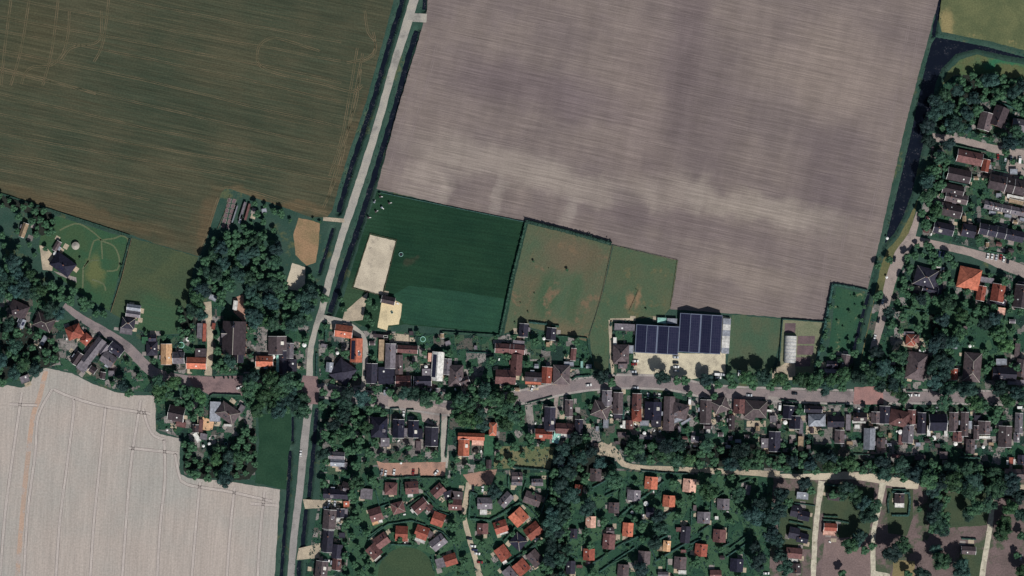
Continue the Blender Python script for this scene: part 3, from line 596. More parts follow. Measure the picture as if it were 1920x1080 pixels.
def T(ox, oy, zone, lst, kind='house'):
    for r in lst:
        X_, Y_, L, W, A, ty, col = r[:7]; ex = r[7] if len(r) > 7 else ''; hh = r[8] if len(r) > 8 else None
        sx, sy = ox+X_/6, oy+Y_/6; cx, cy = P(sx, sy); L, W = L/6*S, W/6*S
        # keep the ridge along the given direction; L is measured along it
        kd = kind
        if kind in ('house', 'bungalow') and (L*W < 24 or (ty == 'flat' and L*W < 40)): kd = 'shed'
        building(cx, cy, L, W, A, {'g': 'gable', 'h': 'hip', 'f': 'flat', 'a': 'arch'}[ty], col, kd, hh, ex, zone)
T(0, 540, 'A', [(215,245,210,170,-25,'h','br'),(505,385,215,165,-25,'h','br'),(250,400,110,75,65,'g','sg','q'),(840,495,170,150,20,'h','rd'),(905,520,90,70,35,'f','or'),(975,575,120,100,50,'h','rd'),
 (1060,705,330,115,52,'g','gy','n'),(1180,690,130,70,52,'g','gy','n'),(1225,800,160,135,-35,'g','gy'),(1310,690,170,110,-38,'g','dk'),(870,790,150,75,55,'g','br','n'),(935,880,110,110,52,'f','gy'),(990,885,110,28,60,'f','sg'),(1050,920,80,75,-35,'g','br','n'),(1160,985,80,60,80,'g','br','n'),
 (1512,222,155,70,-8,'g','sg','nv'),(1505,292,160,72,-8,'g','gy','nv'),(1450,395,150,125,-8,'h','dk'),(1425,482,140,75,-8,'f','gy'),(1636,590,70,80,0,'f','lawn'),(1722,565,90,80,0,'g','dk'),(1715,680,160,130,90,'h','dk'),(1878,745,235,125,90,'g','bg','v'),(495,590,110,50,60,'f','sg'),(285,1025,100,80,20,'f','gy'),(1260,960,70,60,0,'f','gy')])
T(320, 540, 'B', [(95,785,130,135,0,'g','gy','v'),(345,728,130,95,0,'f','br'),(295,845,225,130,-2,'g','or','v'),(330,480,170,60,88,'f','gy'),(385,500,200,40,88,'f','rd'),(1205,645,205,205,90,'g','gybr','v'),(1268,840,270,90,90,'g','dk','v'),(1345,705,170,85,88,'g','gy'),(1368,870,140,110,90,'f','dk'),
 (1060,825,195,120,-2,'g','or','v'),(1208,850,190,35,88,'f','teal'),(480,110,85,60,-25,'f','sg'),(1730,650,70,42,-10,'f','gy'),(1790,890,110,80,85,'g','sg'),(485,430,70,40,80,'f','rd')])
T(640, 540, 'C', [(30,487,200,140,-8,'g','or','v'),(172,700,270,135,88,'g','or','P'),(20,945,230,230,-35,'h','dk'),(555,765,280,120,88,'g','gy','v'),(452,700,240,60,88,'f','tan'),(745,690,235,90,-3,'g','rdbr','v'),(652,860,220,85,90,'g','gybr'),(345,960,225,125,88,'g','dk','v'),(510,985,185,195,0,'f','navy'),(700,1045,180,120,0,'g','rdbr'),
 (1083,880,325,135,86,'g','wh','nPv'),(1195,885,180,85,86,'g','gy'),(1000,780,100,48,88,'f','pk'),(960,955,100,95,0,'f','gy'),(915,1045,200,110,0,'g','dk'),(1290,985,240,170,90,'h','gybr'),(1385,1045,115,95,20,'g','gybr'),(1835,680,210,110,-3,'g','rdbr'),(1850,1000,230,160,-3,'g','rdbr'),(530,138,155,85,-12,'g','br','n'),(445,540,170,38,-5,'f','br'),(500,545,50,24,-5,'f','wh'),(1200,620,60,50,20,'f','gy')])
T(960, 540, 'C', [(75,620,130,60,-5,'f','gy'),(60,690,170,110,-5,'g','rdbr'),(130,475,150,105,86,'g','dk'),(440,515,140,110,84,'g','dk'),(690,748,140,62,85,'g','rdbr','v'),(50,865,240,125,86,'g','rdbr'),(240,1000,190,110,-3,'g','br'),(240,1060,180,50,-3,'f','or'),(390,980,190,115,86,'g','rd','v'),(555,975,220,190,88,'h','gybr'),(615,855,60,55,0,'f','sg'),(670,855,50,50,0,'f','sg'),(785,860,75,28,90,'f','teal'),
 (1157,597,85,40,90,'f','wh'),(1265,440,230,75,-3,'f','gy'),(1225,745,220,180,90,'h','gybr'),(1245,850,100,110,0,'g','gybr'),(1685,365,100,62,-2,'f','teal'),(1800,372,110,60,-2,'f','sg'),(1340,690,90,50,88,'f','sg')])
T(1280, 540, 'F', [(1210,690,300,135,88,'a','wh'),(1680,858,135,80,-3,'g','dk'),(1670,955,165,90,-5,'g','gy'),(1820,835,175,100,82,'g','gybr')])
T(1600, 540, 'F', [(640,585,130,110,85,'h','rd'),(690,570,90,90,0,'h','rdbr'),(705,880,310,225,80,'h','gybr'),(1330,890,330,200,85,'h','gybr'),(1122,970,130,95,88,'g','rd'),(1430,60,170,100,80,'g','rd'),(1620,55,200,150,80,'g','rd'),(1625,155,170,60,-12,'f','dk'),(1660,260,85,80,-8,'f','pk'),(1885,95,260,170,82,'g','br'),(1840,700,155,60,85,'f','gybr'),(1690,965,270,150,-3,'g','dk'),(1885,900,200,130,80,'g','gybr'),(1660,830,120,70,0,'f','sg'),(1830,1060,200,60,-3,'f','gy'),(620,510,120,40,0,'f','gy'),(860,20,180,70,-12,'g','dk')])
T(0, 0, 'G', [(x*6, y*6, L*6, W*6, A, t_, c, e) for x, y, L, W, A, t_, c, e in [(1817,296,48,24,-12,'g','rdbr','v'),(1797,329,44,24,-12,'g','br','v'),(1786,356,40,20,-12,'g','br','v'),(1792,372,42,18,-12,'g','gybr','v'),(1783,395,38,24,-12,'g','br','v'),(1768,429,38,22,-12,'g','dk','v'),(1815,433,26,24,-12,'g','dk',''),(1847,311,24,14,78,'g','rd','n'),
 (1846,228,34,24,75,'g','gybr',''),(1872,219,38,28,68,'g','br',''),(1913,236,34,24,-10,'g','gy',''),(1735,520,42,36,-15,'h','dk',''),(1759,504,12,8,-5,'f','wh',''),(1752,540,28,20,-15,'f','dk',''),(1816,522,42,40,-12,'h','or','d'),(1900,322,14,10,0,'f','sg',''),(1758,505,10,6,0,'f','wh','')]])
# terraces: each dwelling of a terrace is its own house
def terrace(x, y, n, L, W, A, c, zone, ex='', h=4.6):
    for k in range(n):
        f = (k-(n-1)/2)*L; building(*P(x+f*math.cos(R(A)), y-f*math.sin(R(A))), L*S-.01, W*S, A, 'gable', c, 'terraced_house', h, ex, zone)
terrace(1876, 437, 5, 17, 21, -12, 'dk', 'G'); terrace(1886, 392, 5, 17, 15, -12, 'gy', 'G', '', 2.6); terrace(1892, 348, 5, 16, 28, -12, 'br', 'G')
T(1600, 360, 'G', [(1820,65,200,45,-12,'f','wh'),(1830,105,170,60,-12,'f','tan'),(1645,415,110,60,-12,'f','wh'),(1560,235,80,40,-12,'f','sg'),(1735,270,80,40,-12,'f','sg'),(1895,310,60,40,-12,'f','sg'),(1630,40,60,50,0,'f','sg'),(1885,1060,100,100,80,'g','navy'),(1490,990,60,170,82,'f','gy')])
T(0, 360, 'A', [(715,815,260,180,-36,'h','navy','q'),(645,610,120,60,60,'g','gybr'),(275,430,165,65,70,'g','tan','n')])
T(320, 360, 'B', [(1055,210,55,45,10,'f','sg'),(815,210,200,30,72,'f','gy'),(868,225,190,26,74,'f','rdbr'),(790,300,110,24,74,'f','sg'),(725,250,200,14,72,'f','sg')])
T(320, 720, 'L', [(70,330,180,170,-12,'g','br'),(80,395,140,60,-5,'g','gybr'),(505,310,225,120,88,'f','sg','n'),(650,325,240,170,-35,'h','gybr'),(285,500,90,70,88,'g','br'),(345,470,140,45,85,'f','rdbr'),(375,590,70,80,80,'f','gy'),(650,465,90,30,-3,'f','wh'),(300,600,110,50,-60,'f','wh'),(120,455,110,60,-10,'f','rdbr'),(800,280,90,60,60,'f','gy')])
T(640, 720, 'M', [(430,485,230,185,88,'h','navy','q'),(645,500,210,130,88,'g','navy','d'),(812,505,195,118,88,'g','navy','v'),(893,560,120,50,88,'f','navy'),(1018,590,215,145,88,'g','dk'),(495,655,100,100,90,'f','gy'),(725,545,100,40,88,'f','gy'),(870,695,110,60,88,'f','gybr'),
 (1462,590,300,80,-2,'g','or','n'),(1378,715,190,125,88,'g','or','n'),(1540,660,140,60,-2,'f','pk','n'),(1665,685,230,120,88,'f','lawn','n'),(1705,505,150,85,88,'h','or','n'),(1660,900,100,60,88,'g','br','n')])
T(320, 720, 'Q', [(1870,805,180,90,-3,'g','gy'),(1880,880,160,90,-3,'g','sg'),(1920+20,920,100,80,0,'f','gy')])
T(960, 720, 'N', [(425,390,270,125,88,'g','dk','v'),(640,270,190,90,88,'g','gybr','v'),(355,560,200,110,-3,'g','rd','v'),(590,500,200,120,-3,'g','rdbr'),(500,600,130,75,75,'f','teal'),(605,580,110,48,-3,'f','wh'),(750,480,170,92,88,'g','dk','v'),(1000,290,200,180,-18,'h','gybr'),(1065,160,180,110,88,'g','gy'),(1192,215,245,110,88,'g','gybr','v'),(1190,358,90,60,0,'f','dk'),(1402,200,190,105,88,'g','rdbr','v'),(1400,345,110,150,0,'h','rd'),(1585,300,205,190,88,'g','navy'),(1320,455,100,80,88,'g','rdbr'),(1260,455,90,35,88,'f','wh'),(1490,440,100,60,0,'f','sg'),(1765,330,385,125,88,'g','gybr'),(1880,300,200,170,-15,'h','gybr'),(1500,595,140,50,-3,'f','gy'),(1235,570,95,60,0,'f','gybr'),(1055,445,100,60,88,'f','sg'),(1620,440,110,90,0,'f','dk'),(1870,400,120,50,20,'f','sg')])
T(1280, 720, 'N', [(258,310,270,130,88,'g','gybr','v'),(420,240,180,160,20,'h','gybr'),(632,250,160,125,88,'g','rdbr'),(820,280,250,190,-4,'h','gybr','n'),(760,350,120,100,-20,'f','gybr','n'),(548,430,160,68,88,'g','br'),(1185,315,150,125,85,'g','navy','v'),(1255,430,150,125,88,'g','navy','v'),(1330,490,140,48,88,'f','gy'),(1505,405,195,140,0,'h','sg','n'),(1465,282,200,80,-2,'g','dk'),(1030,645,225,130,88,'g','dk','v'),(920,665,110,80,88,'f','gy'),(1015,392,75,75,0,'f','gy'),(1715,420,190,130,0,'g','dk'),(1860,430,180,55,88,'f','gy'),(1760,590,150,110,88,'g','gybr'),(1325,670,165,60,88,'f','tan'),(280,470,90,75,0,'g','br'),(282,525,50,50,0,'f','wh'),(135,620,90,70,-8,'f','gy'),(970,300,60,25,-5,'f','wh'),(620,640,70,40,0,'f','sg'),(35,420,120,30,30,'f','sg')])
T(1600, 720, 'N', [(70,370,155,100,0,'g','br','d'),(60,422,150,35,0,'f','wh'),(40,480,60,50,0,'f','wh'),(245,375,130,100,88,'g','gybr','v'),(345,345,200,120,88,'g','dk','v'),(515,385,230,180,-12,'h','rdbr'),(650,370,165,90,88,'g','rdbr','v'),(175,615,240,130,88,'g','sg','n'),(230,495,90,30,0,'f','wh'),(305,660,110,95,88,'g','gybr'),(610,560,200,125,85,'g','gy','v'),(530,630,110,50,88,'f','rdbr'),(762,440,240,95,88,'g','dk','v'),(945,430,200,190,0,'g','navy','n'),(965,378,80,30,0,'f','wh','',7),(845,525,120,40,88,'f','wh'),(1037,535,110,40,88,'f','wh'),(1120,425,215,100,88,'g','gybr','v'),(1245,450,270,90,88,'g','gybr','v'),(1165,590,120,105,88,'g','rdbr'),(1465,490,150,140,88,'g','gybr','v'),(1378,545,160,65,88,'g','gybr'),(1470,600,130,32,0,'f','wh'),(1310,700,165,100,88,'g','gybr'),(1700,590,240,150,88,'g','gybr','v'),(1855,440,230,90,88,'g','gy','v'),(1830,600,100,70,88,'g','gy'),(1010,800,90,80,0,'f','gybr'),(480,810,100,45,0,'f','rdbr'),(1885,850,110,90,88,'g','dk'),(1728,880,50,22,88,'f','wh'),(1770,860,70,50,88,'f','rd'),(1806,875,60,24,88,'f','wh'),(1840,1010,290,110,-2,'g','gybr'),(1400,380,90,60,0,'f','dk'),(1300,460,60,90,0,'f','sg'),(745,830,120,50,0,'f','gybr')])
T(480, 900, 'Q', [(900,155,280,110,-3,'g','dk','d'),(1030,85,140,110,-20,'h','br'),(1020,270,65,65,0,'f','or'),(830,440,220,145,85,'g','gybr','v'),(955,370,100,90,88,'g','dk'),(1015,370,100,40,88,'f','gy'),(810,685,250,120,84,'g','dk','v'),(915,800,160,115,84,'g','dk'),(740,1010,210,140,84,'g','gybr','v'),(910,945,130,100,84,'g','rdbr'),(930,450,50,45,0,'f','wh'),(970,620,70,60,0,'f','dk')])
T(480, 900, 'R', [(1245,155,135,120,-5,'f','gy'),(1520,95,140,140,-3,'h','rdbr'),(1755,85,150,140,4,'g','rdbr'),(1738,172,60,40,4,'f','wh'),(1350,385,145,150,18,'g','rdbr'),(1350,480,80,40,18,'f','bg'),(1400,462,50,40,18,'f','wh'),(1600,310,145,130,15,'h','rdbr'),(1850,290,180,120,40,'g','rdbr','v'),(1780,330,80,50,40,'f','wh'),(1640,600,140,170,-3,'g','rd'),(1648,672,120,30,-2,'f','pk'),(1865,590,150,150,-20,'g','rd'),(1845,680,120,40,-20,'f','wh'),(1415,680,160,140,36,'g','rdbr'),(1330,800,150,140,-48,'g','rdbr'),(1365,870,90,40,42,'f','wh'),(1240,1005,150,160,-4,'g','rd'),(1690,1075,10,10,0,'f','gy')][:17], 'bungalow')
T(800, 900, 'R', [(130,120,150,120,42,'g','rdbr'),(322,275,150,130,-3,'g','rdbr'),(340,175,140,100,-5,'f','gybr'),(250,165,110,90,20,'f','dk'),(130,440,140,150,-20,'g','rd'),(130,700,180,130,38,'g','gy'),(85,760,90,40,-40,'f','wh'),(270,895,140,130,18,'g','rd'),(160,930,110,110,15,'f','gy'),(655,260,170,130,0,'g','gy'),(640,360,80,60,0,'f','wh'),(890,220,170,110,48,'g','gy'),(1190,210,190,140,-20,'g','gybr'),(1115,215,70,22,72,'f','wh'),
 (1035,415,160,180,-48,'g','or'),(1100,445,70,40,48,'f','wh'),(1200,570,180,150,38,'g','rd'),(1165,625,80,28,-50,'f','wh'),(1238,670,45,45,0,'f','wh'),(835,525,150,140,18,'g','rd'),(870,590,100,35,18,'f','wh'),(630,545,120,125,88,'g','rdbr'),(1030,690,160,150,-40,'h','navy'),(855,820,160,140,-55,'g','rd'),(875,915,50,50,30,'f','wh'),(1220,880,180,140,-50,'g','gybr'),(1065,980,150,160,-50,'g','rd'),(930,1050,140,120,-50,'g','gy'),(1015,20,120,80,0,'g','gy'),(1245,25,130,80,0,'g','gy'),(15,295,100,80,-40,'g','rdbr'),(30,600,90,70,-40,'f','gybr'),(20,345,40,30,0,'f','wh')], 'bungalow')
T(960, 720, 'R', [(60,1035,120,90,0,'g','gybr')], 'bungalow')
T(800, 900, 'S', [(1705,110,120,85,82,'g','rd'),(1845,470,130,115,88,'g','pk'),(1655,600,110,80,88,'g','dk'),(1825,835,130,130,88,'g','rd'),(1620,980,150,105,88,'g','dk')], 'bungalow')
T(960, 720, 'S', [(940,1020,140,130,88,'g','gybr'),(1290,915,10,10,0,'f','gy')][:1], 'bungalow')
T(1120, 900, 'S', [(605,30,140,145,85,'g','or'),(410,170,120,150,85,'g','gy'),(388,235,75,18,-3,'f','wh'),(185,310,120,120,88,'g','gybr'),(805,235,130,140,85,'g','or'),(1035,60,150,150,85,'g','pk'),(1415,270,125,140,88,'g','gy'),(1195,420,130,145,88,'g','gy'),(595,360,100,110,0,'g','dk'),(342,555,155,120,86,'g','or'),(130,690,170,140,85,'g','rdbr'),(145,570,90,80,0,'g','gybr'),(990,610,190,110,84,'g','dk'),(925,555,80,50,0,'f','rdbr'),(1372,625,145,145,86,'g','rdbr'),(780,740,120,85,85,'g','bg'),(700,765,60,60,0,'f','tan'),(1165,785,140,140,84,'g','rd'),(525,870,150,140,86,'g','gybr'),(930,930,140,140,86,'g','gybr'),(955,1035,90,45,-3,'f','wh'),(290,1020,150,130,85,'g','gybr'),(1565,955,150,150,86,'g','navy'),(1330,1060,130,100,0,'g','rdbr'),(740,1060,120,60,0,'g','gy'),(1690,110,110,60,80,'f','gy'),(1340,425,40,40,0,'f','wh')], 'bungalow')
T(1440, 900, 'T', [(310,350,120,130,-12,'g','dk'),(400,400,130,110,-12,'g','navy'),(290,595,120,130,-12,'g','dk'),(385,650,130,110,-12,'g','navy'),(290,820,180,120,-5,'g','rdbr'),(280,900,110,35,-5,'f','wh'),(310,990,110,120,88,'g','br'),(740,170,140,120,-8,'g','br'),(700,530,150,90,-3,'g','rd','v'),(690,590,150,60,-3,'f','pk'),(1475,205,110,110,88,'g','br','v'),(1475,285,105,45,-2,'f','wh'),(385,175,130,80,-5,'f','sg'),(95,375,40,22,0,'f','wh')], 'bungalow')
T(1720, 900, 'T', [(570,790,165,90,-3,'g','gybr','v')], 'bungalow')

rsh = random.Random(21); ns = 0
for g, z, want in ((GARD[4], 'N', 26), (GARD[6], 'G', 14), (GARD[5], 'F', 8), (GARD[2], 'C', 10), (GARD[9], 'S', 8)):
    k = 0; tries = 0
    while k < want and tries < 4000:
        tries += 1; xs = [p[0] for p in g]; ys = [p[1] for p in g]; x = rsh.uniform(min(xs), min(1910, max(xs))); y = rsh.uniform(min(ys), min(1070, max(ys)))
        if z == 'N' and not (1000 < x < 1900 and 790 < y < 838): continue
        if not inside(x, y, g): continue
        mx, my = P(x, y)
        if on_house(mx, my, 5) or on_road(x, y, 14): continue
        building(mx, my, rsh.uniform(3, 4.6), rsh.uniform(2.2, 3.2), rsh.choice((0, 88, -12 if z == 'G' else -3)), rsh.choice(('gable', 'flat')), rsh.choice(('sg', 'gybr', 'br', 'gy', 'tan', 'rdbr')), 'shed', 2.1, 'n', z); k += 1
# ------------------------------------------------------------------ church
cx, cy = P(320+722/6, 540+560/6)
ch = empty('church', cx, cy, 0, R(88)); tag(ch, 'large dark-roofed village church with steep nave roof and small transept north of the square', 'church')
FOOT.append((cx, cy, 26, 18, R(88)))
def gab(L, W, h, rise, x, y, rz, par, wall=M['brick'], rm=MR['dk'], rn='roof', wn='nave_wall'):
    Mx = Matrix.Translation((x, y, 0)) @ Matrix.Rotation(rz, 4, 'Z'); hl, hw = L/2, W/2
    pf = [(-hw+.4, 0), (hw-.4, 0), (hw-.4, h), (0, h+rise*(hw-.4)/hw), (-hw+.4, h)]
    vs = [Mx @ Vector((sx*(hl-.4), y_, z_)) for sx in (-1, 1) for y_, z_ in pf]
    MB().raw(vs, [(4,3,2,1,0),(5,6,7,8,9)]+[(i, (i+1) % 5, 5+(i+1) % 5, 5+i) for i in range(5)]).build(wn, wall, par)
    pr = [(-hw, h-.2), (0, h+rise-.2), (hw, h-.2), (hw, h+.1), (0, h+rise+.1), (-hw, h+.1)]
    vs = [Mx @ Vector((sx*hl, y_, z_)) for sx in (-1, 1) for y_, z_ in pr]
    o = MB().raw(vs, [(0,1,4,5),(1,2,3,4),(11,10,7,6),(10,9,8,7)]+[(i, 6+i, 6+(i+1) % 6, (i+1) % 6) for i in range(6)]).build(rn, rm, par)
    c = [Mx @ Vector((sx*hl, sy*.15, h+rise+.2)) for sx in (-1, 1) for sy in (-1, 1)]
    MB().raw(c, [(0, 2, 3, 1)]).build('ridge', M['stone'], o)
    return o
gab(25, 17.5, 6, 9.5, 0, 0, 0, ch, rm=MR['br'])
gab(8, 6, 5.5, 4.4, 3, 5.5, math.pi/2, ch, rn='transept_roof', wn='transept_wall', rm=MR['gy'])
gab(8, 8, 4.5, 5, -14.5, -3.5, 0, ch, rn='choir_roof', wn='choir_wall', rm=MR['dk'])
for k in range(5):
    for s_ in (-1, 1):
        wn = MB().box(-10+k*5-.7, -10+k*5+.7, s_*8.35-.06, s_*8.35+.06, 2, 5).build('arched_window', M['glass'], ch)
    MB().box(-12.4+k*5.6-.3, -12.4+k*5.6+.3, 8.3, 9.3, 0, 4.5).build('buttress', M['brick'], ch); MB().box(-12.4+k*5.6-.3, -12.4+k*5.6+.3, -9.3, -8.3, 0, 4.5).build('buttress', M['brick'], ch)
sp_ = MB().box(8, 10.4, -1.2, 1.2, 13.5, 18).build('bell_turret', M['wood'], ch)
MB().raw([(7.8,-1.4,18),(10.6,-1.4,18),(10.6,1.4,18),(7.8,1.4,18),(9.2,0,23)], [(0,1,4),(1,2,4),(2,3,4),(3,0,4),(3,2,1,0)]).build('spire', MR['dk'], sp_)
MB().box(-.6, .6, -.1, .1, 0, 3).build('door', M['door'], ch).location = (0, -8.4, 0)
# ------------------------------------------------------------------ solar halls
def hall(x0, x1, y0, y1, label):
    """twin-gabled hall; map-unit extents at its middle"""
    cx, cy = P((x0+x1)/2, (y0+y1)/2); W = (x1-x0)*S; L = (y1-y0)*S
    o = empty('hall', cx, cy, 0, R(-3.4)); tag(o, label, 'hall', 'halls with solar roofs beside the yard'); FOOT.append((cx, cy, W, L, R(-3.4)))
    h, rise = 4.6, 2.5; q = W/4; hl = L/2
    xs = [-2*q, -q, 0, q, 2*q]; zs = [h, h+rise, h, h+rise, h]
    pf = [(xs[0]+.3, 0), (xs[4]-.3, 0)]+[(xs[i]-(.3 if i == 4 else -.3 if i == 0 else 0), zs[i]-.15) for i in (4, 3, 2, 1, 0)]
    n = len(pf); vs = [(x, s_*(hl-.3), z) for s_ in (-1, 1) for x, z in pf]
    MB().raw(vs, [tuple(range(n)), tuple(range(2*n-1, n-1, -1))]+[(i, n+i, n+(i+1) % n, (i+1) % n) for i in range(n)]).build('wall', M['steel'], o)
    pr = list(zip(xs, zs))+[(x, z-.12) for x, z in reversed(list(zip(xs, zs)))]; n = len(pr)
    vs = [(x, s_*hl, z) for s_ in (-1, 1) for x, z in pr]
    hm = bpy.data.materials.get('hall_sheeting') or thing_mat('hall_sheeting', (104, 112, 130), .1, .8, .6, 0, .3)
    rf = MB().raw(vs, [(i, i+1, n+i+1, n+i) for i in range(n-1)]+[(n-1, 0, n, 2*n-1)]+[(i, i+1, n-2-i, n-1-i) for i in range(4)]+[(n+n-1-i, n+n-2-i, n+i+1, n+i) for i in range(4)]).build('roof', hm, o)
    for i in range(4):
        up = zs[i] < zs[i+1]; a = (xs[i], zs[i]); c = (xs[i+1], zs[i+1])
        gap0 = .08 if up else .03; gap1 = .03 if up else .08
        if i == 3: gap1 = .03
        pa = (a[0]+(c[0]-a[0])*gap0, a[1]+(c[1]-a[1])*gap0+.12); pb = (a[0]+(c[0]-a[0])*(1-gap1), a[1]+(c[1]-a[1])*(1-gap1)+.12)
        nrow = 15 if L > 28 else 11
        for k in range(nrow):
            y0_ = -hl+.5+(2*hl-1)*k/nrow; y1_ = -hl+.5+(2*hl-1)*(k+1)/nrow-.1
            MB().raw([(pa[0],y0_,pa[1]),(pb[0],y0_,pb[1]),(pb[0],y1_,pb[1]),(pa[0],y1_,pa[1]),(pa[0],y0_,pa[1]-.08),(pb[0],y0_,pb[1]-.08),(pb[0],y1_,pb[1]-.08),(pa[0],y1_,pa[1]-.08)], [(0,1,2,3),(7,6,5,4),(0,4,5,1),(1,5,6,2),(2,6,7,3),(3,7,4,0)]).build('solar_panel', M['pv'], rf)
    for x in (xs[1], xs[3]):
        MB().box(x-.2, x+.2, -hl, hl, h+rise-.02, h+rise+.14).build('ridge', hm, rf)
        MB().box(x-2, x+2, -hl-.0, -hl+.22, 0, 3.8).build('roller_door', M['door'], o)
hall(1191, 1272, 610, 663, 'lower western twin-gabled farm hall covered in dark blue solar panels')
hall(1272.6, 1352, 589, 662, 'taller eastern twin-gabled farm hall covered in dark blue solar panels')
cx, cy = P(1361, 630); lt = empty('lean_to', cx, cy, 0, R(-3.4)); tag(lt, 'long pale flat lean-to along the east side of the solar halls', 'lean-to'); FOOT.append((cx, cy, 6, 26, 0))
MB().box(-2.7, 2.7, -13, 13, 0, 2.6).build('wall', M['plaster'], lt)
for k in range(6): MB().box(-2.9, 2.9, -13.2+k*4.4, -13.2+k*4.4+4.3, 2.6, 2.8+.03*(k % 2)).build('roof_panel', MR['wh'] if k in (1, 2, 4) else MR['sg'], lt)

# ------------------------------------------------------------------ labels of houses
ORD = lambda n: '%d%s' % (n, 'th' if 10 <= n % 100 <= 20 else {1: 'st', 2: 'nd', 3: 'rd'}.get(n % 10, 'th'))
TY = {'gable': 'gabled', 'hip': 'hipped', 'flat': 'flat-roofed', 'arch': 'arched'}
keys = {}
for hh in HOUSES:
    if hh['typ'] == 'arch': hh['kind'] = 'greenhouse'; hh['o'].name = 'greenhouse'
    hh['desc'] = '%s %s %s' % (ROOF[hh['col']][1], TY[hh['typ']], hh['kind'].replace('_', ' '))
    keys.setdefault((hh['desc'], hh['zone']), []).append(hh)
for (dsc, z), lst in keys.items():
    lst.sort(key=lambda h_: h_['x'])
    for k, h_ in enumerate(lst):
        h_['ord'] = '' if len(lst) == 1 else ORD(k+1)
        lab = '%s %s' % (dsc, ZN[z]) if len(lst) == 1 else '%s, %s such from the west %s' % (dsc, ORD(k+1), ZN[z])
        if len(lab.split()) < 16:
            lab = lab
        tag(h_['o'], lab, {'terraced_house': 'house'}.get(h_['kind'], h_['kind']), '%ss %s' % (h_['kind'].replace('_', ' '), ZN[z]) if h_['kind'] != 'greenhouse' else None)
USED = set()
def near_label(x, y, what, pref=''):
    best = sorted(HOUSES, key=lambda h_: (h_['x']-x)**2+(h_['y']-y)**2)[:6]
    for h_ in best:
        dx, dy = x-h_['x'], y-h_['y']; a = math.degrees(math.atan2(dy, dx)) % 360
        dr = ['east', 'northeast', 'north', 'northwest', 'west', 'southwest', 'south', 'southeast'][int((a+22.5)//45) % 8]
        for adv in ('just ', ''):
            lab = ' '.join(('%s %s %s%s of the %s %s %s' % (pref, what, adv, dr, h_['ord'], h_['desc'], ZN[h_['zone']])).split())
            if len(lab.split()) <= 16 and lab not in USED and (adv or math.hypot(dx, dy) > 12): USED.add(lab); return lab
    return None

# ------------------------------------------------------------------ trees
def blob_core(rng, n=16):
    bm = bmesh.new(); bmesh.ops.create_icosphere(bm, subdivisions=3, radius=1)
    lobes = [(Vector((rng.gauss(0, 1), rng.gauss(0, 1), rng.uniform(-.3, 1))).normalized(), rng.uniform(.15, .38)) for _ in range(n)]
    for v in bm.verts:
        dv = v.co.normalized(); r = .68
        for l, am in lobes:
            c = dv.dot(l)
            if c > .75: r = max(r, .68+am*(1-((1-c)/.25)**1.5))
        r += rng.uniform(-.04, .04); v.co = dv*r
    return bm
def crown_mesh(seed, m, nleaf=640, tall=1.0, sparse=False):
    """a crown of many unequal leaf masses round a few limbs, each with its own loose leaves"""
    rng = random.Random(seed); V = []; F = []; nb = 13
    tmpl = bmesh.new(); bmesh.ops.create_icosphere(tmpl, subdivisions=2, radius=1); tv = [v.co.copy() for v in tmpl.verts]; tf = [tuple(v.index for v in f.verts) for f in tmpl.faces]; tmpl.free()
    blobs_ = [(Vector((0, 0, .1)), .5)]
    for k in range(nb):
        a = k*2.4+rng.uniform(-.5, .5); rr = rng.uniform(.3, .72); z = rng.uniform(-.25, .62)*(1.15-rr); s_ = rng.uniform(.2, .4)
        blobs_.append((Vector((math.cos(a)*rr, math.sin(a)*rr, z)), s_))
    for c, s_ in blobs_:
        k = len(V)
        V += [tuple(c+Vector((p.x, p.y, p.z*.85))*s_*rng.uniform(.72, 1.0)) for p in tv]; F += [tuple(k+i for i in f) for f in tf]
    for _ in range(nleaf):
        c, s_ = rng.choice(blobs_); p = Vector((rng.gauss(0, 1), rng.gauss(0, 1), rng.gauss(.35, 1))).normalized(); q = c+p*s_*rng.uniform(.85, 1.3)
        w_ = rng.uniform(.035, .095); nrm = (p+Vector((rng.gauss(0, .5), rng.gauss(0, .5), rng.gauss(.2, .5)))).normalized()
        a = nrm.orthogonal().normalized(); b = nrm.cross(a); th = rng.uniform(0, 6.28); a, b = a*math.cos(th)+b*math.sin(th), b*math.cos(th)-a*math.sin(th)
        k = len(V); V += [tuple(q+a*w_), tuple(q+b*w_*.7+nrm*.02), tuple(q-a*w_), tuple(q-b*w_*.7+nrm*.02)]; F.append((k, k+1, k+2, k+3))
    return mesh('crown', V, F, m)
def trunk_mesh():
    mb = MB(); mb.cyl(0, 0, 0, .5, .075, .055, 8)
    for k in range(6):
        a = k*1.05; e = Vector((math.cos(a)*.45, math.sin(a)*.45, .95)); s0 = Vector((0, 0, .42)); dx = Vector((-math.sin(a), math.cos(a), 0))
        q = []
        for c, r in ((s0, .035), (e, .012)): q += [c+dx*r, c+Vector((0, 0, r)), c-dx*r, c-Vector((0, 0, r))]
        mb.raw(q, [(0,1,5,4),(1,2,6,5),(2,3,7,6),(3,0,4,7)])
    return mesh('trunk', mb.v, mb.f, M['bark'])
CROWNS = {k: [crown_mesh(k*10+s_, LEAF[k]) for s_ in range(5 if k < 3 else 2)] for k in (0, 1, 2, 3, 5)}
TRUNK = trunk_mesh()
WOODS = []
TREES = []      # (x, y, r, leafkind, zonekey)
occ = []
SHADEHW = .4
def add_tree(x, y, r, k=None, zone='', check=False):
    mx, my = P(x, y)
    if check and (on_house(mx, my, r*S) or (check != 'house' and on_road(x, y, r))): return False
    if k is None: k = random.choice((0, 0, 1, 1, 2, 2, 2, 5) if zone != 'wood' else (0, 1, 2))
    TREES.append((mx, my, r*S, k, zone)); return True
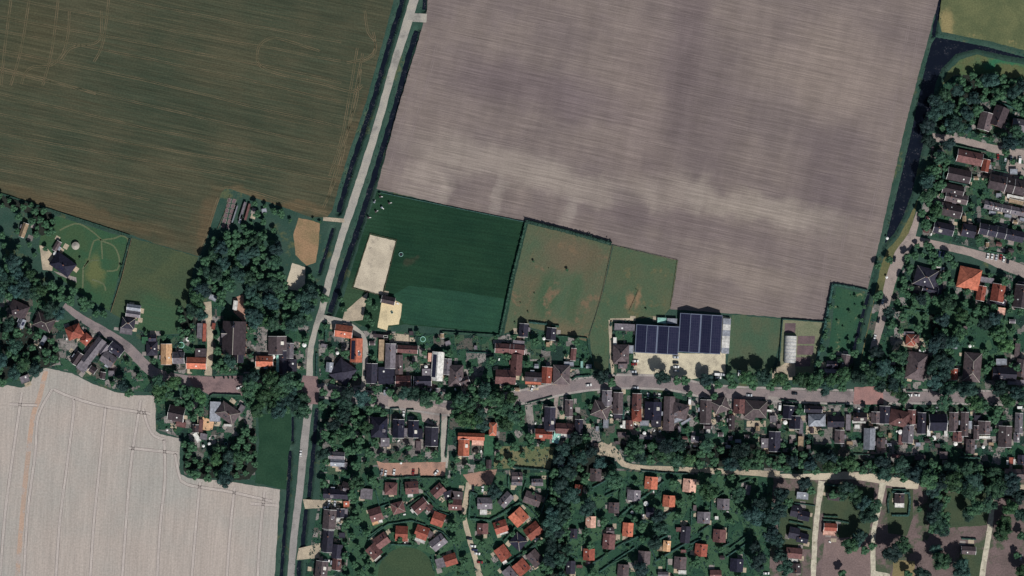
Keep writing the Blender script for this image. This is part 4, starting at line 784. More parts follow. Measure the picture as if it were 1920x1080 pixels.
def wood(poly, sp, r0, r1, zone, kinds=(0, 0, 1, 2), check=True, tries=None):
    if zone == 'garden' and r0 > 2: sp *= 1.18; r1 *= 1.2
    if zone != 'garden': sp *= .92; r0 *= .95; r1 *= 1.22; WOODS.append(poly)
    xs = [p[0] for p in poly]; ys = [p[1] for p in poly]; pts = []
    n = tries or int((max(xs)-min(xs))*(max(ys)-min(ys))/(sp*sp)*14)
    for _ in range(n):
        x, y = random.uniform(min(xs), max(xs)), random.uniform(min(ys), max(ys))
        if not inside(x, y, poly): continue
        r = random.uniform(r0, r1)
        if any((x-a)**2+(y-b)**2 < (sp*(.8+.4*r/r1))**2 for a, b in pts): continue
        if add_tree(x, y, r, random.choice(kinds), zone, check): pts.append((x, y))
# woods: crowns that read as one canopy
wood([(0,470),(36,482),(70,520),(92,530),(140,545),(200,588),(208,606),(190,606),(150,590),(100,588),(60,558),(40,572),(0,556)], 15, 9.5, 14, 'wood beside the western lane', (0, 0, 1))
wood([(0,600),(28,606),(100,640),(112,668),(100,684),(66,694),(52,680),(0,722)], 17, 8, 13, 'wood below the western houses')
wood([(0,366),(96,398),(104,420),(100,440),(60,440),(60,400),(0,385)], 13, 6, 9, 'copse at the western garden', (2, 0))
wood([(402,440),(470,436),(512,442),(528,486),(530,520),(540,545),(590,545),(604,570),(604,604),(560,612),(520,610),(478,610),(466,570),(470,545),(452,520),(436,535),(428,560),(394,582),(372,600),(360,590),(366,520),(388,480)], 15, 9, 13, 'wood behind the church', (0, 1, 2, 0, 1))
wood([(340,572),(366,598),(362,640),(346,632),(336,640)], 13, 7, 10, 'wood behind the church')
wood([(468,702),(505,695),(530,702),(560,712),(572,740),(570,772),(520,772),(470,770)], 14, 11, 15, 'grove south of the church square', (1, 1, 0), 'house')
wood([(402,655),(432,655),(440,700),(404,700)], 12, 8, 12, 'grove on the church green', (0, 2, 2))
wood([(344,826),(366,838),(360,860),(400,872),(398,842),(424,838),(440,866),(440,838),(442,818),(478,800),(482,880),(468,898),(430,902),(404,896),(372,898),(344,882)], 14, 8, 12, 'grove around the crossroads villa')
wood([(298,710),(360,720),(384,745),(384,790),(366,790),(350,766),(298,752)], 14, 9, 12, 'grove at the square corner', (0, 1, 3), 'house')
wood([(596,736),(640,728),(676,742),(726,756),(720,790),(692,792),(676,846),(640,852),(606,852),(612,800),(622,770),(600,764)], 16, 9, 13, 'grove east of the crossroads', (0, 1, 1, 2), 'house')
wood([(868,720),(930,704),(958,706),(962,760),(986,770),(980,800),(930,806),(886,798),(850,790),(850,768)], 15, 10, 14, 'grove in the village centre', (1, 0, 1), 'house')
wood([(740,748),(840,752),(872,758),(868,745),(700,728)], 13, 10, 13, 'trees along the middle of main street', (1, 0), 'house')
wood([(1046,850),(1080,820),(1110,818),(1104,840),(1124,856),(1150,868),(1152,900),(1062,905),(1030,1080),(1036,870)], 15, 10, 14, 'wood at the track end', (2, 0))
wood([(1156,832),(1280,830),(1400,836),(1500,850),(1600,862),(1740,870),(1900,878),(1900,936),(1730,912),(1650,888),(1560,884),(1440,878),(1300,870),(1186,862)], 15, 10, 15, 'tree belt behind the main street gardens', (2, 0, 2, 1), True)
wood([(1030,905),(1062,905),(1062,1090),(1028,1090)], 15, 9, 12, 'tall hedgerow between the bungalow parks', (2, 2, 0), True)
wood([(1744,588),(1766,600),(1784,640),(1772,720),(1748,720)], 15, 10, 13, 'dark tree row in the eastern quarter', (2, 2, 0))
wood([(1640,660),(1690,668),(1690,730),(1668,738),(1640,720),(1608,720),(1606,680)], 15, 10, 14, 'wood at the eastern junction', (0, 1), 'house')
wood([(1750,180),(1780,170),(1806,140),(1880,140),(1905,158),(1905,180),(1840,186),(1828,232),(1800,246),(1758,246)], 15, 9, 13, 'wood at the canal bend', (0, 0, 2, 1))
wood([(1728,330),(1752,290),(1776,290),(1776,330),(1756,360),(1760,400),(1748,440),(1724,440),(1722,390)], 14, 8, 12, 'trees on the canal bank', (0, 1, 2))
wood([(1640,500),(1690,470),(1724,458),(1744,462),(1790,486),(1800,495),(1780,560),(1720,560),(1690,545),(1690,500)], 15, 6, 10, 'trees around the estate entrance', (2, 2, 1, 5))
wood([(1600,690),(1480,700),(1480,722),(1600,735)], 15, 9, 12, 'street trees', (1, 0), False, 60)
wood([(1744,915),(1776,925),(1776,1000),(1746,995)], 13, 9, 12, 'tall row on the campsite', (2, 0))
# explicit trees (map x, y, radius, leaf kind)
for (x, y, r, k) in [(1126,704,14,2),(1146,716,9,1),(1242,708,13,2),(1268,712,9,1),(1284,712,9,0),(1322,712,11,2),(1326,722,8,1),(1346,722,8,2),(1368,706,9,0),(1372,722,10,1),(1398,708,13,1),(1412,722,9,1),(1428,706,13,0),(1444,722,10,1),(1460,708,12,1),(1474,722,9,0),(1500,712,13,1),(1524,716,14,1),(1548,726,12,0),(1560,712,12,1),(1582,712,10,2),(1292,738,7,1),(1338,742,8,1)]:
    add_tree(x, y, r*1.25, k, 'street trees on main street')
for (x, y, r, k) in [(1676,722,12,2),(1690,745,11,1),(1775,730,12,0),(1768,752,12,1),(1810,728,14,0),(1824,754,14,1),(1840,758,12,1),(1872,728,13,2),(1886,748,14,1),(1902,740,14,0),(1920,750,12,1),(1868,770,10,2),(1862,786,9,0)]:
    add_tree(x, y, r*1.25, k, 'street trees at the eastern end')
for (x, y, r, k) in [(1668,1034,14,2),(1690,1022,13,1),(1760,1048,15,1),(1752,1030,10,0),(1752,950,11,2),(1756,975,12,1),(1766,990,11,1),(1800,1064,16,0),(1825,950,13,1),(1810,962,10,0),(1850,945,12,1),(1880,980,12,1),(1876,995,14,1),(1890,950,13,1),(1908,930,12,2),(1910,962,12,0),(1916,1075,13,1),(1906,1040,7,2),(1590,1020,13,1),(1602,1012,10,0),(1612,1000,10,2),(1626,965,13,0),(1636,950,13,1),(1616,940,12,0),(1600,925,12,1),(1578,925,10,1),(1560,925,9,0),(1585,912,12,2),(1462,925,12,2),(1476,940,9,1),(1446,1000,13,2),(1455,1010,12,0),(1460,1040,11,2),(1470,1062,12,0),(1578,1075,9,2),(1780,900,16,1),(1820,905,16,0),(1860,915,16,1),(1890,905,14,2),(1735,898,14,1),(1455,955,14,2),(1445,970,12,0),(1505,905,11,2),(1520,918,8,0),(1700,1075,8,1),(1620,1030,8,5),(1635,1022,8,1),(1724,1072,13,2),(1915,1005,9,1),(1722,954,6,3)]:
    add_tree(x, y, r*1.3, k, 'campsite trees')
for (x, y, r, k) in [(610,560,11,1),(640,562,8,2),(645,580,7,0),(692,566,9,2),(703,576,8,3),(690,596,10,2),(698,605,9,0),(584,520,10,3),(576,540,9,2),(596,548,9,1),(244,735,11,0),(232,722,13,2),(212,720,7,1),(262,706,9,2),(240,680,7,2),(545,414,5,2),(588,411,3.5,2),(600,417,4,2),(528,400,9,2),(515,398,7,2),(612,612,6,1)]:
    add_tree(x, y, r, k, 'single trees')
for (x, y, r, k) in [(1063,506,3.6,5),(1000,490,3,5),(990,585,2,2),(1029,503,1.2,2),(966,606,2.4,2),(1002,550,1.6,2),(1211,580,2.4,2),(976,568,1.6,2),(1193,543,1.3,2),(1548,620,5,2),(1540,650,6,2),(1534,678,6,2),(1640,558,8,2),(1648,552,10,2),(1666,610,9,2),(1622,610,2,2),(626,818,8,2),(712,363,3,2),(151,485,3,2),(227,498,3,2)]:
    add_tree(x, y, r, k, 'small lone trees')
# garden and park trees scattered between the houses
for (x, y, r, k) in [(1151,898,19,1),(1063,886,15,2),(1099,892,9,3),(1071,928,19,0),(1101,952,18,0),(1329,920,19,1),(1299,935,11,2),(1383,926,16,1),(1314,888,8,2),(1345,886,10,2),(1260,905,10,5),(1198,952,11,2),(1275,943,10,5),(1234,965,14,2),(1269,967,11,0),(1412,965,20,0),(1423,943,16,2),(1372,896,11,2),(1202,988,12,1),(1239,986,15,0),(1226,1016,14,2),(1189,973,9,2),(1131,978,11,1),(1367,975,8,5),(1350,1029,8,2),(1305,1055,11,1),(1204,1010,9,0),(1200,1066,16,2),(1106,1021,10,3),(1063,1029,13,0),(1415,1023,13,2),(1421,1051,16,2),(1110,1074,12,2),(1059,982,11,2),(1097,999,10,2),(1389,954,8,3),(1068,958,12,2)]:
    add_tree(x, y, r, k, 'green park trees')
for (x, y, r, k) in [(848,985,12,2),(927,920,16,2),(836,903,9,1),(868,968,9,2),(850,1012,10,1),(872,1052,10,3),(672,905,15,1),(700,898,12,0),(660,925,12,0),(1012,1016,9,2),(750,1012,8,1),(776,1006,7,2),(960,1000,8,0),(904,1018,9,2),(845,940,7,2),(1020,985,8,2),(1018,1060,11,2),(935,985,6,1),(1000,925,5,1),(800,940,6,2)]:
    add_tree(x, y, r, k, 'round park trees')
for (x, y, r, k) in [(1725,560,13,2),(1775,570,16,1),(1800,590,15,1),(1765,600,14,2),(1780,640,15,0),(1797,622,15,1),(1870,622,18,1),(1884,648,14,3),(1860,598,14,2),(1845,582,12,2),(1758,640,14,2),(1762,670,14,2),(1768,700,15,0),(1782,724,12,1),(1848,690,10,1),(1700,552,8,2),(1690,580,7,2),(1663,585,13,2),(1670,610,12,2),(1735,612,7,0),(1742,632,8,1),(1640,660,14,2),(1655,690,16,0),(1680,705,14,1),(1905,690,10,2)]:
    add_tree(x, y, r, k, 'eastern quarter trees')
for (x, y, r, k) in [(1738,265,14,2),(1775,272,15,2),(1760,296,13,1),(1735,340,15,0),(1765,345,11,0),(1752,320,12,1),(1738,368,14,1),(1757,385,11,2),(1735,425,11,0),(1890,268,17,2),(1902,250,13,1),(1884,288,11,1),(1800,242,13,1),(1780,235,14,0),(1748,215,15,0),(1750,190,14,2),(1736,238,13,2),(1906,200,11,2),(1914,162,13,2),(1726,400,11,0),(1735,458,8,2),(1820,385,8,2),(1715,480,10,2),(1745,475,8,5),(1700,482,10,2)]:
    add_tree(x, y, r, k, 'canal side estate trees')
wood([(1066,900),(1440,895),(1436,1085),(1064,1085)], 34, 4, 7, 'garden', (0, 1, 2, 2), True)
wood([(640,900),(1024,890),(1020,1085),(830,1085),(816,1030),(720,1020),(690,1085),(645,1085)], 34, 3, 6, 'garden', (2, 1, 0), True)
wood([(640,1000),(690,930),(690,900),(648,900),(655,960)], 14, 7, 10, 'garden', (2, 0), True)
wood([(646,980),(684,960),(690,1010),(700,1085),(640,1085)], 15, 6, 9, 'garden', (2, 0), True)
wood([(1000,755),(1900,765),(1900,850),(1180,830),(1000,800)], 19, 4, 8, 'garden', (0, 1, 2, 2), True)
wood([(600,612),(1100,640),(1100,700),(600,722)], 22, 4, 9, 'garden', (0, 1, 2), True)
wood([(262,625),(576,612),(570,700),(300,700)], 20, 4, 8, 'garden', (0, 1, 2), True)
wood([(1680,560),(1916,570),(1916,700),(1690,700)], 17, 6, 11, 'garden', (0, 1, 2, 3), True)
wood([(1770,250),(1916,290),(1916,500),(1760,440)], 20, 5, 8, 'garden', (0, 1, 2), True)
wood([(1700,495),(1916,520),(1916,580),(1690,560)], 19, 6, 10, 'garden', (0, 1, 2), True)
wood([(600,780),(700,790),(720,860),(700,900),(596,930)], 17, 6, 10, 'garden', (0, 1, 2), True)
wood([(700,835),(820,840),(820,858),(700,862)], 13, 6, 9, 'garden', (1, 2), True)
wood([(850,860),(1020,800),(1020,835),(930,880),(850,900)], 15, 7, 11, 'garden', (0, 1, 2), True)
wood([(1828,150),(1920,150),(1920,270),(1826,262)], 17, 7, 11, 'garden', (0, 1, 2), True)
wood([(1572,548),(1610,556),(1596,620),(1580,660),(1560,660)], 15, 1.0, 4.5, 'garden', (1, 2), True)
for (x, y, r, k) in [(1575,676,8,1),(1560,668,8,2),(1602,662,10,2),(1609,640,7,1),(1615,600,5,0),(1620,575,5,2),(1557,575,6,2),(1552,600,6,0),(1546,630,7,2),(1540,655,8,1),(1534,680,9,2),(1590,640,5,0),(1563,556,5,2),(1604,556,4,1)]:
    add_tree(x, y, r, k, 'small lone trees')
wood([(478,372),(545,396),(540,410),(520,440),(450,436),(460,380)], 13, 4, 8, 'garden', (2, 0), True)
wood([(30,400),(100,430),(90,470),(60,480),(0,470),(0,440),(30,440)], 13, 5, 8, 'garden', (2, 0, 1), True)
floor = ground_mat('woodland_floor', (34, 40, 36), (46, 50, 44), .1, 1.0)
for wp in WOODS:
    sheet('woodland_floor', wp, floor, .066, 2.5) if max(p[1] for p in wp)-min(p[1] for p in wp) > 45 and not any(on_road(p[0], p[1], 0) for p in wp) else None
TREES.sort(key=lambda t_: -t_[2])
print('TREES', len(TREES))
rest = TREES[298:]
byz = {}
for k, (x, y, r, lk, z) in enumerate(TREES[:298]):
    o = empty('tree', x, y, 0, random.uniform(0, 6.28)); tall = random.uniform(.85, 1.15)
    hgt = r*random.uniform(.2, .9)+(2.0 if z == 'garden' else 2.6) if r > 2.2 else r
    cme = random.choice(CROWNS[lk])
    c = link('crown', cme, o); c.scale = (r*random.uniform(.98, 1.25), r*random.uniform(.98, 1.25), r*tall); c.location = (0, 0, hgt+r*.6)
    tr = link('trunk', TRUNK, o); tr.scale = (r*.9, r*.9, (hgt+r*.6)*.95)
    byz.setdefault(z, []).append((o, x, y, r, lk))
LW = {0: 'bluish green', 1: 'mid green', 2: 'dark green', 3: 'bright green', 5: 'greyish'}
for z, lst in byz.items():
    if z in ('garden', 'green park trees', 'round park trees', 'eastern quarter trees', 'canal side estate trees', 'single trees', 'small lone trees', 'campsite trees') or z.startswith('street trees'):
        lst.sort(key=lambda q_: q_[1]); row = z.startswith('street')
        for k, (o, x, y, r, lk) in enumerate(lst):
            if row: lab = '%s round tree, %s from the west in the %s' % (LW[lk], ORD(k+1), z if z != 'street trees' else 'street trees by the greenhouse')
            else:
                sz = 'large' if r > 4.2 else 'small' if r < 2.6 else 'mid-sized'
                lab = near_label(x, y, 'tree', sz) or '%s %s tree, %s from the west among the %s' % (sz, LW[lk], ORD(k+1), 'campsite trees' if 'camp' in z else 'garden trees')
            tag(o, lab, 'tree', z if z != 'garden' else 'garden trees between the houses')
    else:
        for lk_ in set(q_[4] for q_ in lst):
            sub = sorted((q_ for q_ in lst if q_[4] == lk_), key=lambda q_: q_[1])
            for k, (o, x, y, r, lk) in enumerate(sub): tag(o, '%s tree, %s from the west in the %s' % (LW[lk], ORD(k+1), z), 'tree', z)
if rest:
    V = []; F = []; small = [crown_mesh(900+k, LEAF[2], 120) for k in range(3)]
    dat = []
    for s_ in small: dat.append(([tuple(v.co) for v in s_.vertices], [tuple(p.vertices) for p in s_.polygons]))
    mbs = MB()
    for (x, y, r, lk, z) in rest:
        vs, fs = random.choice(dat); a = random.uniform(0, 6.28); ca, sa = math.cos(a), math.sin(a); hz = r*1.3
        mbs.raw([(x+r*(vx*ca-vy*sa), y+r*(vx*sa+vy*ca), hz+r*vz) for vx, vy, vz in vs], fs)
    tag(mbs.build('small_trees', LEAF[1]), 'small bushy trees filling the gardens between the bigger trees', 'trees', kind='stuff')

# ------------------------------------------------------------------ undergrowth, shrubs, hedges
def clump(mb, x, y, z, s_, n, rng=random):
    for _ in range(n):
        p = Vector((x+rng.gauss(0, s_*.5), y+rng.gauss(0, s_*.5), z+abs(rng.gauss(0, s_*.5)))); nr = Vector((rng.gauss(0, .6), rng.gauss(0, .6), 1)).normalized()
        a = nr.orthogonal().normalized(); b = nr.cross(a); q = rng.uniform(.25, .5)*min(1.4, s_); mb.raw([p+a*q, p+b*q, p-a*q, p-b*q], [(0,1,2,3)])
mb = MB(); rngu = random.Random(5)
for g in GARD:
    xs = [p[0] for p in g]; ys = [p[1] for p in g]
    for _ in range(int((max(xs)-min(xs))*(max(ys)-min(ys))/75)):
        x, y = rngu.uniform(min(xs), min(1930, max(xs))), rngu.uniform(min(ys), min(1090, max(ys)))
        if not inside(x, y, g) or math.hypot(x-762, y-1078) < 58: continue
        mx, my = P(x, y)
        if on_house(mx, my, .3) or on_road(x, y, 2): continue
        clump(mb, mx, my, .1, rngu.uniform(.5, 1.3), 7, rngu)
tag(mb.build('undergrowth', LEAF[4]), 'low planting and weeds scattered through the village gardens', 'undergrowth', kind='stuff')
mb = MB()
for pl, hw, dep in DITCH+[(CANAL+CANAL[:1], 0, 2)]:
    for a, b in zip(pl[:-1], pl[1:]):
        n_ = int(math.dist(a, b)*S*.7)
        for _ in range(n_):
            f = rngu.random(); x, y = P(a[0]+(b[0]-a[0])*f, a[1]+(b[1]-a[1])*f); L = math.dist(a, b)*S or 1; off = rngu.choice((-1, 1))*hw*rngu.uniform(.85, 1.25) if hw else rngu.uniform(-2.2, 1)
            px, py = x-(a[1]-b[1])*S/L*off*1.0, y+(b[0]-a[0])*S/L*off*-1.0
            clump(mb, px, py, -.3, rngu.uniform(.4, .8), 4, rngu)
tag(mb.build('reeds', LEAF[4]), 'rough reeds and tall grass fringing the ditches and the canal', 'reeds', kind='stuff')
def shrub_mesh(seed, m):
    rng = random.Random(seed); bm = blob_core(rng, 8); V = [(v.co.x, v.co.y, max(0, v.co.z)*.9) for v in bm.verts]; bm.verts.index_update()
    F = [tuple(v.index for v in f.verts) for f in bm.faces]; bm.free(); mb = MB().raw(V, F)
    for _ in range(70):
        v = rng.choice(V); p = Vector(v)*1.05; s_ = .16; a = Vector((rng.gauss(0, 1), rng.gauss(0, 1), rng.gauss(0, .5))).normalized(); b = a.orthogonal().normalized()
        mb.raw([p+a*s_, p+b*s_, p-a*s_, p-b*s_], [(0,1,2,3)])
    return mesh('shrub', mb.v, mb.f, m)
SH = [shrub_mesh(k, LEAF[k % 3]) for k in range(5)]
rs = random.Random(11); n = 0; spots = []
while n < 150:
    g = rs.choice(GARD[1:]); xs = [p[0] for p in g]; ys = [p[1] for p in g]
    x, y = rs.uniform(min(xs), min(1915, max(xs))), rs.uniform(min(ys), min(1076, max(ys)))
    if not inside(x, y, g) or math.hypot(x-762, y-1078) < 60: n += .02; continue
    mx, my = P(x, y); r = rs.uniform(.7, 1.6)
    if on_house(mx, my, r) or on_road(x, y, 3): n += .02; continue
    if any((mx-t_[0])**2+(my-t_[1])**2 < (t_[2]*.95)**2 for t_ in TREES) or any((mx-a)**2+(my-b)**2 < 36 for a, b in spots): n += .02; continue
    lab = near_label(mx, my, 'shrub', 'rounded')
    if not lab: n += .02; continue
    o = link('shrub', rs.choice(SH)); o.location = (mx, my, 0); o.rotation_euler = (0, 0, rs.uniform(0, 6)); o.scale = (r, r, r*.9); tag(o, lab, 'shrub', 'shrubs in the gardens'); spots.append((mx, my)); n += 1
def hedge(pts, wd, h, label, m=None, closed=False):
    """clipped hedge along a map-unit polyline; wd, h metres"""
    if closed: pts = pts+[pts[0]]
    q = []
    for a, b in zip(pts[:-1], pts[1:]):
        n_ = max(1, int(math.dist(a, b)*S/1.2))
        for j in range(n_): q.append((a[0]+(b[0]-a[0])*j/n_, a[1]+(b[1]-a[1])*j/n_))
    q.append(pts[-1]); q = [P(*p) for p in q]; V = []; prof = [(-.5, 0), (-.55, .6), (-.35, 1), (0, 1.06), (.35, 1), (.55, .6), (.5, 0)]
    for k, (x, y) in enumerate(q):
        a = q[max(0, k-1)]; b = q[min(len(q)-1, k+1)]; L = math.dist(a, b) or 1; nx_, ny_ = -(b[1]-a[1])/L, (b[0]-a[0])/L; j = random.uniform(.82, 1.18); hj = random.uniform(.85, 1.15)
        V += [(x+nx_*u*wd*j+random.uniform(-.08, .08), y+ny_*u*wd*j, v_*h*hj) for u, v_ in prof]
    F = [(7*k+i_, 7*k+i_+1, 7*k+8+i_, 7*k+7+i_) for k in range(len(q)-1) for i_ in range(6)]+[tuple(range(6, -1, -1)), tuple(range(len(V)-7, len(V)))]
    mb = MB().raw(V, F)
    for (x, y) in q: clump(mb, x, y, h*.75, wd*.55, 3)
    o = mb.build('hedge', m or LEAF[4]); return tag(o, label, 'hedge')
for pts, wd, h, lab in [
 ([(986,417),(975,462),(960,520),(938,627)], 1.8, 2.6, 'long dark hedge down the east edge of the dark green pasture'),
 ([(986,415),(1060,433),(1146,457)], 2.6, 3, 'thick dark hedge along the north edge of the brownish paddock'),
 ([(709,360),(860,391),(984,416)], .7, .9, 'thin low hedge between the pasture and the ploughed field'),
 ([(1561,534),(1556,560),(1548,602),(1538,650),(1528,690)], 2.2, 2.6, 'wide hedge along the west edge of the narrow orchard garden'),
 ([(1563,533),(1600,539),(1626,545)], 1.6, 2, 'hedge across the north end of the orchard garden'),
 ([(1467,598),(1548,604)], .9, 1.6, 'clipped hedge north of the greenhouse parcel'),
 ([(1467,598),(1462,660),(1461,686),(1451,688),(1450,700)], .9, 1.6, 'clipped hedge west of the greenhouse parcel'),
 ([(992,604),(1026,608)], 1.5, 1.8, 'short dark hedge above the two charcoal barns, western piece'), ([(1034,610),(1048,612)], 1.5, 1.8, 'short dark hedge above the two charcoal barns, eastern piece'),
 ([(1048,630),(1084,632),(1100,634)], .8, 1.4, 'garden hedge south of the brownish paddock'), ([(1101,634),(1104,655),(1113,682)], .8, 1.6, 'curved garden hedge beside the east paddock'),
 ([(1070,690),(1110,690)], 1.4, 1.6, 'hedge left of the big dark street tree, upper one'), ([(1072,712),(1080,706),(1108,704)], 1.4, 1.6, 'curved hedge left of the big dark street tree, lower one'),
 ([(394,782),(394,742),(400,739),(452,741)], .9, 1.6, 'clipped hedge round the corner of the crossroads villa'),
 ([(730,800),(732,766),(748,765),(750,775)], .7, 1.4, 'square-cornered hedge in front of the black roofed houses, western'), ([(762,790),(763,768),(776,768)], .7, 1.4, 'square-cornered hedge in front of the black roofed houses, eastern'),
 ([(827,778),(826,815),(822,846)], .9, 1.8, 'dark hedge on the west side of the concrete lane'), ([(842,784),(840,816),(836,858)], 1.2, 2, 'dark hedge on the east side of the concrete lane'),
 ([(724,895),(782,896)], 1.2, 1.6, 'low hedge under the red car park, west of its divider'), ([(788,896),(824,896)], 1.2, 1.6, 'low hedge under the red car park, east of its divider'), ([(786,880),(786,895)], .8, 1.4, 'short hedge dividing the red car park'),
 ([(882,924),(879,972),(918,976),(940,964),(974,942)], 1.8, 1.7, 'curved hedge round the grey bungalow beside the lane'), ([(882,922),(894,926),(892,932)], 1.5, 1.7, 'short hedge piece at the lane beside the grey bungalow'),
 ([(690,1012),(708,996),(728,982),(745,980),(772,976),(798,984)], 1.1, 1.6, 'curved hedge ring north of the round lawn'), ([(704,918),(712,950),(730,944)], 1, 1.6, 'bent hedge in the northwest of the round bungalow park'), ([(762,950),(788,932)], 1, 1.6, 'short slanting hedge above the reddish bungalow'),
 ([(806,946),(818,958),(846,966)], 1.2, 1.6, 'curving hedge south of the dark paved terrace'), ([(806,988),(830,998),(850,1016),(860,1060)], 1, 1.4, 'long curved hedge west of the bungalow lane'),
 ([(974,942),(990,950),(1008,970)], .8, 1.4, 'slanting hedge between the two eastern bungalows'), ([(1008,968),(1028,956)], 1, 1.6, 'short hedge at the eastern edge of the round bungalow park'),
 ([(946,1060),(970,1044),(990,1032),(1004,1022)], 1.4, 1.7, 'straight slanting hedge below the black hipped bungalow'), ([(962,876),(1034,882)], 1.6, 1.8, 'dark hedge below the worn meadow'), ([(986,902),(980,922),(984,938)], 1, 1.6, 'vertical hedge between the two grey bungalows'),
 ([(1134,930),(1160,918)], 1.1, 1.6, 'short slanting hedge at the northwest of the green park'), ([(1162,922),(1162,952)], 1.2, 1.8, 'vertical dark hedge beside the grey-brown bungalow'), ([(1166,964),(1196,938),(1212,928),(1245,902)], 1.4, 1.8, 'long slanting hedge below the orange bungalow'),
 ([(1242,968),(1268,954)], 1.4, 1.7, 'slanting hedge south of the bright orange bungalow'), ([(1296,958),(1296,985)], 1.1, 1.7, 'vertical hedge west of the grey bungalow'), ([(1310,998),(1330,984)], 1.2, 1.6, 'short slanting hedge under the grey bungalow'), ([(1228,1052),(1255,1036),(1290,1016)], 1.3, 1.7, 'slanting hedge right of the apricot bungalow'),
 ([(1368,1028),(1400,1004)], .9, 1.5, 'hedge north of the slanting lane'), ([(1362,1044),(1400,1018)], .9, 1.5, 'hedge south of the slanting lane'), ([(1366,988),(1364,1020)], .8, 1.5, 'vertical hedge left of the open grass plot'), ([(1122,1050),(1160,1022),(1186,1008)], 1.1, 1.5, 'slanting hedge north of the western grass lane'), ([(1124,1072),(1160,1046),(1190,1026)], 1.1, 1.5, 'slanting hedge south of the western grass lane'), ([(1334,912),(1333,960)], .9, 1.6, 'vertical hedge left of the grey gabled bungalow'), ([(1202,882),(1240,886),(1290,888)], 1, 1.5, 'low hedge below the sandy track'), ([(1251,1048),(1250,1072)], 1.1, 1.6, 'vertical hedge left of the grey-brown bungalow'),
 ([(1668,925),(1664,940),(1666,962)], 1.6, 1.7, 'hedge on the west side of the fenced campsite bungalow'), ([(1672,922),(1704,924),(1706,940),(1703,966),(1672,966)], 1.6, 1.7, 'hedge wrapping the north and east sides of the campsite bungalow'), ([(1543,974),(1570,976),(1592,980)], 1.2, 1.6, 'hedge north of the pink-roofed campsite bungalow'), ([(1490,943),(1528,948)], .7, 1.2, 'thin hedge above the upper dark lodge'), ([(1462,950),(1460,990)], .6, 1.2, 'thin hedge left of the dark lodges'),
 ([(573,628),(572,650)], 1.2, 1.8, 'vertical hedge beside the crossroads lane'), ([(612,602),(611,640)], 2, 2.2, 'broad hedge column east of the crossroads lane'), ([(594,662),(593,705)], 1.3, 1.6, 'narrow hedge along the east of the crossroads lane'),
 ([(875,660),(920,662)], 1.2, 1.5, 'hedge across the garden south of the pasture'), ([(746,648),(782,648)], 2, 1.8, 'dark hedge above the reddish gabled house'), ([(830,622),(936,628)], .9, 1.5, 'garden hedge along the south edge of the pasture'),
 ([(1822,247),(1860,256)], 1.6, 1.7, 'dark hedge along the northern estate road'), ([(1788,272),(1850,285)], 1.2, 1.8, 'hedge on the south side of the northern estate road'), ([(1862,318),(1890,324)], .8, .9, 'low hedge below the western parking bays'), ([(1892,324),(1918,330)], .8, .9, 'low hedge below the eastern parking bays'), ([(1840,390),(1918,404)], .9, 1.6, 'long hedge behind the grey terrace'), ([(1848,470),(1890,478)], .8, 1.1, 'low hedge above the estate parking row'),
 ([(1684,578),(1734,584)], 1.1, 1.6, 'hedge in the north of the eastern quarter'), ([(1840,590),(1843,560)], 1, 1.6, 'vertical hedge beside the brick-red house'), ([(1884,600),(1892,560),(1898,545)], 1.5, 1.7, 'tall hedge between the two eastern houses'), ([(1700,733),(1730,733)], 1, 1.4, 'hedge above the two parked white cars'), ([(1552,758),(1586,758)], .9, 1.5, 'hedge in front of the open garden on main street'), ([(1170,768),(1168,788),(1166,740)], 1.4, 1.7, 'slim dark hedge right of the long grey-brown roof'), ([(988,756),(1036,743)], .7, 1.2, 'low wall-like hedge along the bend of main street'),
 ([(0,362),(120,401),(243,441)], .8, 1, 'thin hedge between the western park and the stubble field'), ([(243,448),(224,520)], .8, 1.2, 'thin hedge along the east edge of the western park')]:
    hedge(pts, wd, h, lab)
rh = random.Random(3); nh = 0
for h_ in sorted(HOUSES, key=lambda q_: q_['x']):
    if h_['kind'] != 'bungalow' and not (h_['kind'] in ('house',) and h_['zone'] in 'NGF'): continue
    if h_['r'] < 7 or rh.random() < .35 or nh > 75: continue
    a = h_['o'].rotation_euler.z; L_ = h_['r']*rh.uniform(.9, 1.5); off = h_['r']*.5+rh.uniform(2.4, 4); sd = rh.choice((0, 1, 2, 3)); th = a+sd*math.pi/2+(R(30) if h_['zone'] == 'S' else 0)
    cx_, cy_ = h_['x']+math.cos(th)*off, h_['y']+math.sin(th)*off; dx_, dy_ = -math.sin(th)*L_/2, math.cos(th)*L_/2
    if any(on_house(cx_+dx_*f, cy_+dy_*f, 1.2) for f in (-1, -.5, 0, .5, 1)): continue
    if any(on_road((cx_+dx_*f)/S+960, 540-(cy_+dy_*f)/S, 2) for f in (-1, 0, 1)): continue
    lab = near_label(cx_, cy_, 'hedge', 'clipped')
    if not lab: continue
    hedge([((cx_-dx_)/S+960, 540-(cy_-dy_)/S), ((cx_+dx_)/S+960, 540-(cy_+dy_)/S)], rh.uniform(.9, 1.4), rh.uniform(1.4, 2), lab)['group'] = 'hedges between the gardens'; nh += 1
pm_ = [MB(), MB()]
for h_ in HOUSES:
    if h_['kind'] in ('shed', 'greenhouse') or h_['r'] < 6: continue
    for _ in range(2):
        th = rh.uniform(0, 6.28); off = h_['r']*.5+rh.uniform(.5, 2.5); x_, y_ = h_['x']+math.cos(th)*off, h_['y']+math.sin(th)*off
        if on_road(x_/S+960, 540-y_/S, 3): continue
        pm_[rh.random() < .5].box(-rh.uniform(1.2, 2.6), rh.uniform(1.2, 2.6), -rh.uniform(1, 2.4), rh.uniform(1, 2.4), .02, .1+.01*rh.random(), Matrix.Translation((x_, y_, 0)) @ Matrix.Rotation(h_['o'].rotation_euler.z, 4, 'Z'))
